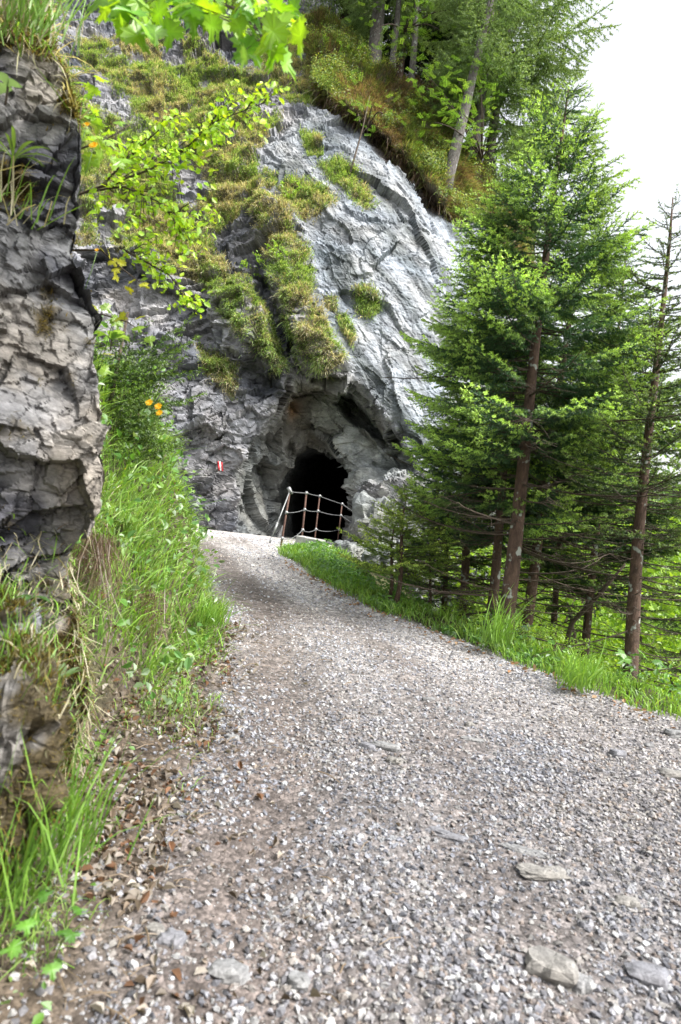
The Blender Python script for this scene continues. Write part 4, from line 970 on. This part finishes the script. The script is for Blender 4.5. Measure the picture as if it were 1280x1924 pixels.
# shrubs on the turf lip
def rowan(px, py, d, blobs, label):
    b0 = at(px, py, d); root = empty('rowan', b0, label, 'shrub'); mb = MB(); V0, F0, C0, k = [], [], [], 0
    for bx, by, bd, n in blobs:
        e_ = at(bx, by, bd) - b0
        s = np.linspace(0, 1, 8)[:, None]; mb.tube(e_ * s + np.array([0, 0, .25]) * np.sin(s * 3.1), np.linspace(.03, .006, 8), 6)
        for _ in range(n):   # pinnate leaves: a rachis with paired leaflets
            o_ = e_ + RNG.standard_normal(3) * [.32, .3, .26]; dv = unit(RNG.standard_normal(3) * [1, 1, .3] + [0, 0, -.15]); ln = RNG.uniform(.18, .3)
            q = np.repeat(np.linspace(.2, 1, 6), 2); sd = unit(np.cross(dv, [0, 0, 1])) * np.where(np.arange(12) % 2, 1, -1)[:, None]
            P = o_ + dv * (q * ln)[:, None]; a_ = unit(dv * .5 + sd); nn = unit(np.cross(a_, dv) * np.where(np.arange(12) % 2, 1, -1)[:, None] + .2 * RNG.standard_normal((12, 3)))
            b2 = np.cross(nn, a_); z_ = .066
            V = np.stack([P, P + a_ * z_ * .5 + b2 * z_ * .2, P + a_ * z_, P + a_ * z_ * .5 - b2 * z_ * .2], 1).reshape(-1, 3)
            V0.append(V); F0.append((np.arange(12)[:, None] * 4 + [0, 1, 2, 3]) + k); k += 48
            C0.append(np.repeat(pick([(.16, .32, .05), (.22, .38, .07), (.12, .25, .04)], 1, .2), 48, 0))
    mb.build('stem', M_TWIG, root, True); build('foliage', np.concatenate(V0), [np.concatenate(F0)], M_LEAF, np.concatenate(C0), root)
rowan(905, 300, 19.6, [(800, 165, 18.6, 26), (835, 190, 18.6, 26), (870, 215, 18.4, 26), (815, 230, 18.2, 20), (860, 150, 18.8, 22), (905, 180, 18.8, 26), (880, 250, 18.4, 22), (920, 240, 18.8, 20), (900, 120, 19, 20), (790, 130, 18.8, 14), (940, 280, 18.6, 16)], 'rowan with feathery leaves hanging over the turf lip')
rowan(690, 245, 19.0, [(700, 200, 18.2, 10), (672, 195, 18.2, 8), (720, 215, 18.2, 6)], 'small feathery leaved seedling at the dark edge of the turf lip')
rowan(760, 60, 21.5, [(770, 40, 20.5, 22), (800, 20, 20.5, 22), (740, 70, 20.5, 18), (700, 60, 20.5, 16), (790, 80, 20.4, 20), (830, 60, 20.6, 20), (860, 20, 20.6, 18)], 'leafy rowan high in front of the dark firs')
mb = MB(); mb.tube(np.stack([at(655, 335, 17.6), at(668, 290, 17.8), at(682, 240, 18.2), at(695, 180, 18.4)]), [.03, .026, .02, .01], 6)
tag(mb.build('bare_sapling', M_TWIG, smooth=True), 'bare dark sapling stem leaning up from the slab to the turf lip', 'sapling')
for k, (px, py, lab) in enumerate([(520, 500, 'green sprig growing in the crevice left of the grass band'), (470, 525, 'yellow green sprig on the lower grass tongue'), (545, 385, 'green shrublet on the rim of the slab'), (430, 280, 'round green shrublet in the middle of the grass slope'), (640, 110, 'leafy shrublet at the left end of the turf lip')]):
    c_ = cliff_at(np.array(px, float), np.array(py, float))
    broadleaf('shrublet', c_, .45, .38, 260, .06, BRIGHT if k != 3 else GREEN, lab, 'shrub', 'shrublets on the cliff', 2, False)

# ------------------------------------------------------------------ leafy branches hanging in from the left
MAPLE = np.array([(0, 0), (.10, .02), (.30, -.10), (.26, .06), (.48, .10), (.40, .22), (.52, .38), (.34, .40), (.30, .52), (.18, .46), (.12, .62), (.16, .78), (.06, .80), (0, 1.0)])
MOUT = np.concatenate([MAPLE, MAPLE[-2:0:-1] * [-1, 1]])
def maple_leaves(P, nrmv, aim, size, cols):
    """lobed leaves; aim = direction of the tip"""
    n = len(P); nrmv = unit(nrmv); a = unit(aim - nrmv * (aim * nrmv).sum(-1, keepdims=True)); b = np.cross(nrmv, a); s = size[:, None, None]
    o = MOUT; cup = -.16 * np.abs(o[:, 0]) + .05 * np.sin(o[:, 1] * 6)
    V = P[:, None] + s * (b[:, None] * o[:, :1] + a[:, None] * o[:, 1:] + nrmv[:, None] * cup[:, None])
    ctr = P + a * size[:, None] * .36 + nrmv * size[:, None] * .02
    m = len(o); V = np.concatenate([V, ctr[:, None]], 1)
    i = np.arange(n)[:, None, None] * (m + 1); q = np.arange(m)
    F = (i + np.stack([q, (q + 1) % m, np.full(m, m)], -1)[None]).reshape(-1, 3)
    return V.reshape(-1, 3), [F], (np.repeat(cols[:, None], m + 1, 1) * RNG.uniform(.7, 1.1, (n, m + 1, 1)) * np.where(np.arange(m + 1) == m, 1.35, 1.0)[None, :, None]).reshape(-1, 3)
toC = lambda P: unit(CP - P)
def maple_branch(stems, leaves, label, cols, smin, smax, down=(.15, .1, -1)):
    root0 = at(*stems[0][0]); root = empty('maple_branch', root0, label, 'branch')
    mb = MB()
    for st in stems:
        p = np.array([at(*q) for q in st]) - root0; mb.tube(p, np.linspace(.006, .0022, len(p)), 6)
    P = np.array([at(*q) for q in leaves]); n = len(P)
    SP = np.concatenate([np.array([at(*q) for q in st])[:-1][:, None] * (1 - u) + np.array([at(*q) for q in st])[1:][:, None] * u for st in stems for u in [np.linspace(0, 1, 9)[None, :, None]]], 0).reshape(-1, 3)
    for q in P:   # petioles
        s0 = SP[np.argmin(((SP - q) ** 2).sum(1))]
        mb.tube(np.stack([s0, (s0 + q) / 2 + [0, 0, .02], q]) - root0, .0012, 4)
    mb.build('twig', M_TWIG, root, True)
    nv = toC(P) * .5 + RNG.standard_normal((n, 3)) * .45 + [0, 0, .45]
    V, F, C = maple_leaves(P - root0, nv, RNG.standard_normal((n, 3)) * .5 + down, RNG.uniform(smin, smax, n), pick(cols, n, .2)); build('foliage', V, F, M_LEAF, C, root)
ml = []
for cx_, cy_, rx, ry, n in ((260, 20, 60, 40, 26), (330, 5, 60, 35, 22), (400, 15, 50, 25, 16), (480, 15, 60, 25, 22), (545, 45, 28, 18, 10), (490, 75, 40, 22, 12), (225, -20, 50, 30, 12), (420, -30, 120, 25, 22)):
    for _ in range(n): ml.append((cx_ + RNG.uniform(-1, 1) * rx, cy_ + RNG.uniform(-1, 1) * ry, 2.3 + RNG.uniform(-.25, .35)))
YG = [(.22, .46, .02), (.30, .54, .03), (.14, .34, .03), (.36, .58, .03)]
maple_branch([[(300, -60, 2.5), (400, 0, 2.4), (470, 28, 2.35), (520, 33, 2.3), (565, 50, 2.3)], [(300, -60, 2.5), (270, -20, 2.4), (255, 30, 2.3)], [(470, 28, 2.35), (490, 60, 2.3), (495, 90, 2.3)]], ml, 'maple branch with large lobed leaves hanging across the top left', YG, .075, .115)
ml = [(190 + RNG.uniform(-45, 60), 260 + RNG.uniform(-45, 45), 3.3 + RNG.uniform(-.2, .3)) for _ in range(26)] + [(150 + RNG.uniform(-30, 30), 180 + RNG.uniform(-50, 40), 3.4) for _ in range(14)]
maple_branch([[(90, 290, 3.4), (150, 280, 3.3), (200, 262, 3.3), (245, 235, 3.3)], [(150, 280, 3.3), (150, 220, 3.35), (160, 160, 3.4)]], ml, 'green maple spray growing beside the top of the outcrop', [(.24, .44, .04), (.32, .52, .06), (.36, .58, .06)], .06, .1)
ml = [(x + RNG.uniform(-6, 6), y + RNG.uniform(-6, 6), 3.2) for x, y in ((200, 475), (212, 498), (225, 490), (220, 515), (185, 465), (243, 533), (262, 528), (268, 540), (250, 525), (205, 485))]
maple_branch([[(130, 470, 3.3), (190, 470, 3.2), (230, 505, 3.2), (262, 530, 3.2)]], ml, 'small spray of yellow maple leaves against the dark overhang', [(.5, .5, .03), (.42, .46, .03)], .045, .06)
ml = [(x + RNG.uniform(-10, 10), y + RNG.uniform(-10, 10), 3.6) for x, y in ((195, 575), (210, 590), (230, 595), (250, 605), (262, 618), (180, 580), (215, 610), (275, 630), (240, 590), (190, 660), (195, 690))]
maple_branch([[(140, 600, 3.6), (190, 590, 3.6), (240, 605, 3.6), (275, 630, 3.6)]], ml, 'yellow green maple leaves above the bushy conifer on the bank', [(.42, .46, .03), (.25, .42, .04)], .06, .085)

def beech_branch(stems, dens, label):
    root0 = at(*stems[0][0]); root = empty('beech_branch', root0, label, 'branch'); mb = MB(); P = []
    for st, spread, tw in stems[1]:
        p = np.array([at(*q) for q in st]); s = np.linspace(0, 1, 24); k = np.linspace(0, 1, len(p))
        ax = np.stack([np.interp(s, k, p[:, m]) for m in range(3)], -1); mb.tube(ax - root0, np.linspace(.007, .002, 24), 5)
        for j_ in range(tw):   # side twigs in a flat spray
            q = RNG.uniform(.12, 1); o_ = np.array([np.interp(q, s, ax[:, m]) for m in range(3)]); dv = unit(unit(p[-1] - p[0]) * .8 + RNG.choice([-1, 1]) * np.array([.25, .35, .9]) * RNG.uniform(.5, 1) + RNG.standard_normal(3) * .25)
            ln = spread * (1.1 - .6 * q) * RNG.uniform(.4, 1.1); e_ = o_ + dv * ln + [0, 0, -.12 * ln]
            mb.tube(np.stack([o_, (o_ + e_) / 2 + [0, 0, .02], e_]) - root0, [.003, .002, .001], 4)
            m = int(dens * ln); u_ = RNG.random((m, 1)); P.append(o_ + (e_ - o_) * u_ + RNG.standard_normal((m, 3)) * .022)
    mb.build('twig', M_TWIG, root, True); P = np.concatenate(P); n = len(P)
    V, F, C = leaf_cards(P - root0, toC(P) * .45 + [0, 0, .6] + RNG.standard_normal((n, 3)) * .4, RNG.uniform(.022, .042, n), pick([(.42, .66, .03), (.54, .74, .04), (.32, .56, .03)], n, .2), .68, .1)
    build('foliage', V, F, M_LEAF, C, root)
beech_branch(((( 120, 375, 3.4),), [([(120, 375, 3.4), (280, 320, 3.3), (345, 283, 3.3), (400, 230, 3.2), (500, 192, 3.1)], .42, 46), ([(140, 365, 3.4), (230, 350, 3.3), (300, 380, 3.3), (350, 440, 3.2)], .36, 34), ([(200, 340, 3.4), (260, 280, 3.4), (330, 215, 3.3)], .3, 18)]), 66, 'wide spray of small yellow green beech leaves across the grassy cliff')
beech_branch((((225, 465, 3.4),), [([(225, 465, 3.4), (270, 490, 3.3), (320, 518, 3.3), (366, 578, 3.2)], .13, 26)]), 110, 'narrow drooping beech twig against the dark overhang')

# bushy conifer on the bank
def bank_bush(px, py, d, label):
    b0 = at(px, py, d); root = empty('bank_spruce', b0, label, 'shrub'); NV, NC, WV, WF, k = [], [], [], [], 0
    lb = lib('bush', fresh=.5, cin=(.05, .10, .022), cout=(.2, .32, .05), step=.007, lat=.5, hang=.1)
    for _ in range(46):
        V, C, wv, wf = lb[.65][RNG.integers(3)]; az = RNG.uniform(-1.5, .7); sc = RNG.uniform(.6, 1.15) * .9
        org = np.array([RNG.uniform(-.15, .1), RNG.uniform(-.1, .2), RNG.uniform(-.3, .42)])
        NV.append(place(V, az, RNG.uniform(-.05, .75), org, sc)); NC.append(C * RNG.uniform(.8, 1.2)); w = place(wv, az, .3, org, sc); WV.append(place(wv, az, .3, org, sc)); WF.append(wf + k); k += len(w)
    NV = np.concatenate(NV); nn = len(NV) // 3
    mb = MB(); mb.tube(np.array([(-.1, 0, -.6), (-.05, 0, 0), (0, 0, .8)]), [.025, .02, .008], 7); mb.build('stem', M_TWIG, root, True)
    build('crown', NV, [np.arange(nn * 3).reshape(-1, 3)], M_NEEDLE, np.concatenate(NC), root)
bank_bush(215, 780, 5.2, 'bushy dark green conifer growing out from the bank beside the outcrop')

# ------------------------------------------------------------------ plants and flowers near the outcrop
def flower(px, py, d, label, sz=.02):
    P = at(px, py, d); gz = P[2] - .22
    root = empty('yellow_flower', P, label, 'flower', 'yellow flowers on the bank'); mb = MB()
    mb.tube(np.array([(-.06, .03, -.25), (-.02, .01, -.1), (0, 0, 0)]), .0018, 5); mb.build('stem', M_GRASS, root, True).data.attributes['col'].data.foreach_set('color', np.tile([.12, .22, .04, 1], len(root.children[0].data.vertices)).astype(np.float32))
    n = 26; th = np.arange(n) * 2.4; ring = np.where(np.arange(n) < 15, 1.0, .6)
    ax_ = unit(np.array([-.2, -1, .5])); a = unit(np.cross(ax_, [0, 0, 1])); b = np.cross(ax_, a)
    dv = a * np.cos(th)[:, None] + b * np.sin(th)[:, None]; tp = dv * (sz * ring)[:, None] + ax_ * (.006 + .006 * (1 - ring))[:, None]; sdv = (-a * np.sin(th)[:, None] + b * np.cos(th)[:, None]) * sz * .16
    o_ = np.repeat(ax_[None] * .003, n, 0)
    V = np.stack([o_ - sdv * .3, o_ + sdv * .3, tp * .8 + sdv, tp, tp * .8 - sdv], 1).reshape(-1, 3)
    i = np.arange(n)[:, None] * 5; build('flower_head', V, [i + [0, 1, 2, 4], i + [2, 3, 4]], M_LEAF, np.tile([.85, .5, .01], (n * 5, 1)), root)
for px, py, d, lab, sz in ((281, 757, 4.2, 'yellow flower left of the pair in front of the bushy conifer', .026), (298, 764, 4.2, 'yellow flower topmost of the close pair in front of the bushy conifer', .026), (300, 776, 4.2, 'yellow flower lowest of the close pair in front of the bushy conifer', .024), (163, 236, 3.1, 'yellow flower highest beside the outcrop, among maple leaves', .02), (177, 274, 3.1, 'yellow flower just below the highest one beside the outcrop', .024), (183, 471, 3.1, 'small orange yellow flower beside the yellow maple spray', .011),
                            (251, 1011, 4.6, 'yellow flower low in the bank grass', .018), (326, 1041, 6.3, 'yellow flower in the grass at the path edge', .02), (238, 882, 5.0, 'yellow flower in the grass below the bushy conifer', .016)):
    flower(px, py, d, lab, sz)
for k, (px, py) in enumerate([(621, 1085), (613, 1092), (634, 1100), (560, 1050)]):
    P, d = on_path(px, py); flower(px, py, d - .1, ['tiny yellow flower in the edge grass past the fence, uppermost', 'tiny yellow flower in the edge grass, left of the lower pair', 'tiny yellow flower in the edge grass, nearest the path middle', 'tiny yellow flower in the grass under the first fence post'][k], .022)

def rosette(name, px, py, d, n, ln, wd, cols, label, cat, upb=.6, group=None):
    P = at(px, py, d); root = empty(name, P, label, cat, group); Vs, Fs, Cs, k = [], [], [], 0
    for i in range(n):
        az = i * 2.4 + RNG.uniform(-.3, .3); o_ = np.array([math.cos(az), math.sin(az), 0]); upv = np.array([0, 0, 1.]); L = ln * RNG.uniform(.7, 1.1)
        s = np.linspace(0, 1, 7)[:, None]; mid = o_ * L * s * .8 + upv * L * (upb * s - .55 * s * s); sd = np.cross(o_, upv) * wd * np.sin(np.clip(s * 3.0 + .1, 0, 3.14)) * .5
        V = np.concatenate([mid - sd + upv * .15 * wd, mid, mid + sd + upv * .15 * wd]); q = np.arange(6)
        Fs.append(np.concatenate([np.stack([q, q + 1, q + 8, q + 7], -1), np.stack([q + 7, q + 8, q + 15, q + 14], -1)]) + k); k += 21; Vs.append(V); Cs.append(np.repeat(pick(cols, 1, .2), 21, 0))
    build('leaves', np.concatenate(Vs), [np.concatenate(Fs)], M_LEAF, np.concatenate(Cs), root, True)
    mb = MB(); mb.tube(np.array([(0, 0, -.06), (0, 0, .01)]), .004, 6); mb.build('stem', M_TWIG, root, True)
SAGE = [(.13, .22, .09), (.17, .27, .12)]
rosette('leafy_plant', 108, 1290, 2.45, 8, .11, .035, SAGE, 'grey green rosette of oval leaves on the mossy rocks', 'plant', 1.2)
rosette('leafy_plant', 85, 1355, 2.3, 4, .06, .03, SAGE, 'two or three pale oval leaves below the grey green rosette', 'plant', .8)
rosette('leafy_plant', 60, 1125, 2.5, 5, .08, .04, [(.08, .17, .05)], 'dark green leaved plant at the foot of the tall outcrop', 'plant', .4)
rosette('leafy_plant', 15, 165, 2.35, 3, .1, .05, [(.12, .2, .12)], 'glossy rounded leaf plant on the mossy top of the outcrop', 'plant', .5)
rosette('leafy_plant', 25, 300, 2.45, 12, .17, .014, [(.14, .24, .06)], 'narrow leaved tuft growing from the face of the outcrop', 'plant', .8)
rosette('leafy_plant', 210, 640, 4.0, 6, .16, .06, [(.16, .30, .06), (.22, .36, .1)], 'broad leaved plant at the right side of the outcrop', 'plant', .7)
rosette('leafy_plant', 230, 985, 4.4, 7, .12, .05, [(.2, .3, .14)], 'pale broad leaved plant in the long bank grass', 'plant', .6)
def seedling(px, py, label, n, sz, h=.1):
    P, d = on_path(px, py); root = empty('maple_seedling', P, label, 'seedling'); mb = MB(); th = np.arange(n) * 2.2 + 1
    L_ = np.stack([np.cos(th) * .06, np.sin(th) * .06, h * (1 - .15 * np.arange(n) / n) + 0 * th], -1) * [sz / .06, sz / .06, 1]
    mb.tube(np.array([(0, 0, -.02), (.005, 0, h * .6), (0, 0, h)]), .002, 5)
    for q in L_: mb.tube(np.stack([[0, 0, h * .8], q]), .0012, 4)
    mb.build('stem', M_TWIG, root, True); V, F, C = maple_leaves(L_, np.array([0, -.45, 1]) + .25 * RNG.standard_normal((n, 3)), L_ * [1, 1, 0] + [0, -.02, 0], np.full(n, sz) * RNG.uniform(.8, 1.1, n), pick([(.10, .26, .03), (.14, .32, .04)], n, .2)); build('foliage', V, F, M_LEAF, C, root)
seedling(75, 1850, 'green maple seedling lowest in the front left litter', 3, .06)
seedling(100, 1790, 'green maple seedling behind the lowest one in the litter', 3, .05)
seedling(30, 1770, 'green maple seedling at the left border in the litter', 3, .055)
seedling(1195, 1300, 'bright maple sapling in the edge grass before the thin right spruce', 6, .12, .3)
seedling(1265, 1305, 'bright maple sapling at the right border in the edge grass', 5, .11, .26)
def tuft(px, py, d, n, l0, l1, cols, label, name='grass_tuft', cat='grass tuft', lean=(.25, -.1, 0), up_=1.0, r=.07, w=.006):
    P = at(px, py, d) + RNG.standard_normal((n, 3)) * [r, r, .02]
    V_, F_, C_ = blades(P, unit(np.array([0, 0, up_]) + RNG.standard_normal((n, 3)) * .22), RNG.uniform(l0, l1, n), w, np.asarray(lean) + RNG.standard_normal((n, 3)) * .35, pick(cols, n, .25))
    mb = MB(); mb.add(V_, F_, C_); tag(mb.build(name, M_GRASS), label, cat)
tuft(85, 1610, 2.1, 170, .2, .5, FRESH[:3], 'tall dark green grass tuft in front of the mossy boulder')
tuft(15, 1700, 2.0, 90, .12, .34, FRESH[:3], 'shorter grass tuft below the mossy boulder at the left border')
tuft(250, 1110, 4.3, 330, .2, .46, [(.17, .11, .07), (.22, .15, .09), (.11, .07, .05)], 'curtain of dry brown grass hanging under the bank turf', 'dry_grass', 'dry grass', (.12, -.25, -.5), -.75, .11, .004)
tuft(185, 1010, 3.6, 220, .15, .4, [(.15, .1, .065), (.2, .14, .09)], 'dry roots hanging at the side of the outcrop', 'dry_grass', 'dry grass', (.1, -.2, -.6), -.7, .06, .0035)
tuft(40, 40, 2.5, 240, .12, .35, FRESH[:2] + STRAW[:1], 'grass tuft on the very top of the outcrop')
tuft(20, 400, 2.5, 40, .12, .3, STRAW[:1] + FRESH[:1], 'few thin blades growing from a crack in the outcrop', lean=(.5, -.3, -.3))
tuft(390, 1170, 5.2, 260, .08, .26, FRESH, 'loose grass tuft where the bank meets the path')
tuft(930, 1205, 6.1, 90, .2, .45, FRESH[:2], 'long arching grass at the foot of the tallest spruce', w=.012)
tuft(1090, 1290, 5.2, 120, .15, .34, FRESH[:2], 'bright grass tuft at the path edge right of the tallest spruce', w=.01)

# ------------------------------------------------------------------ cable fence, trail marker, concrete footing
def ground_pt(P): return np.array([P[0], P[1], ground_z(P[:1], P[1:2])[0]])
PT = [(545, 922, 11.8), (576, 925, 12.9), (601, 931, 13.9), (643, 946, 15.0)]
BT = [(527, 1032, 11.75), (567, 1012, 12.85), (592, 1009, 13.85), (636, 1006, 14.95)]
f0 = at(*BT[0]); fence = empty('cable_fence', f0, 'rusty post fence with three slack grey cables in front of the cave mouth', 'fence')
tops = [at(*q) - f0 for q in PT]; bots = [at(*q) - f0 for q in BT]
LV = [(.0, .006), (.36, .02), (.80, .045)]
nodes = [[tops[i] + (bots[i] - tops[i]) * (.015 + lv) for i in range(4)] for lv, _ in LV]
for i in range(4):
    mb = MB(); d_ = unit(bots[i] - tops[i]); r_ = .018 if i < 2 else .015
    mb.tube(np.stack([tops[i], bots[i], bots[i] + d_ * .25]), r_, 10)
    pst = mb.build('post', M_RUST, fence, True)
    for k in range(3):
        c = MB(); q = nodes[k][i]; c.tube(np.stack([q - d_ * .03, q + d_ * .03]), r_ + .006, 10); c.tube(np.stack([q, q + np.array([.035, -.02, 0])]), .011, 8); c.build('clamp', M_GALV, pst, True)
for k, (lv, sag) in enumerate(LV):
    mb = MB(); s = np.linspace(0, 1, 12)
    for i in range(3):
        a, b = nodes[k][i], nodes[k][i + 1]; sg_ = sag * (1.6 if (k == 2 and i == 0) else 1)
        mb.tube(a + (b - a) * s[:, None] - np.array([0, 0, 1]) * (sg_ * 4 * s * (1 - s))[:, None], .006, 8)
    e_ = nodes[k][3]; mb.tube(np.stack([e_, e_ + [.25, .35, -.12]]), .01, 6)
    mb.build('cable', M_CABLE, fence, True)
g_ = at(507, 1020, 11.4) - f0; a_ = tops[0]
mb = MB(); mb.tube(np.stack([a_, g_]), .011, 8); mb.tube(np.stack([a_ + (g_ - a_) * .62, a_ + (g_ - a_) * .8]), .02, 8); mb.tube(np.stack([a_ + (g_ - a_) * .9, a_ + (g_ - a_) * 1.0]), .018, 8)
st = mb.build('stay_rod', M_GALV, fence, True)
mb = MB(); mb.tube(np.stack([a_ + [-.03, -.03, .05], a_ + [.03, .02, -.05]]), .034, 10); mb.build('end_clamp', M_GALV, st, True)

mk = empty('trail_marker', cliff_at(np.array(413.), np.array(875.)), 'red white red painted trail marker on the rock left of the cave', 'trail marker')
o_m = np.array(mk.location)
def paint(name, u0, u1, mat):
    """a brush stroke lying on the rock, following its surface"""
    u, v = np.meshgrid(np.linspace(u0, u1, 5), np.linspace(0, 1, 14))
    px = 408.5 + u * 9.5 + v * 2.0; py = 866 + v * 17 + u * 2.0 + .9 * np.sin(u * 17)
    P = cliff_at(px, py); P = P + (CP - P) / np.linalg.norm(CP - P, axis=-1, keepdims=True) * .03
    for _ in range(2): P[1:-1] = (P[1:-1] * 2 + P[2:] + P[:-2]) / 4
    Vb = P - toC(P) * .02; n = u.size; nr_, nc_ = u.shape
    i = np.arange(n).reshape(u.shape); rim = np.concatenate([i[0], i[1:, -1], i[-1, -2::-1], i[-2:0:-1, 0]]); rn = np.roll(rim, -1)
    build(name, np.concatenate([P.reshape(-1, 3), Vb.reshape(-1, 3)]) - o_m, [np.concatenate([gridfaces(*u.shape), np.stack([rim, rn, rn + n, rim + n], -1)])], mat, None, mk, True)
paint('red_stripe', 0, .33, M_RED); paint('white_stripe', .34, .66, M_WHITE); paint('red_stripe', .67, 1, M_RED)

bmV = np.array([(-.28, -.12, -.35), (.28, -.12, -.35), (.28, .14, -.35), (-.28, .14, -.35), (-.26, -.1, .2), (.27, -.1, .17), (.25, .12, .18), (-.26, .12, .21)])
cb = build('concrete_footing', bmV, [np.array([(0, 1, 5, 4), (1, 2, 6, 5), (2, 3, 7, 6), (3, 0, 4, 7), (4, 5, 6, 7)])], M_CONC)
cb.location = [float(x) for x in at(582, 1030, 12.4)]; cb.rotation_euler = (0, 0, -.5)
bv = cb.modifiers.new('bevel', 'BEVEL'); bv.width = .015; bv.segments = 2
tag(cb, 'weathered grey concrete footing under the first fence posts', 'footing')
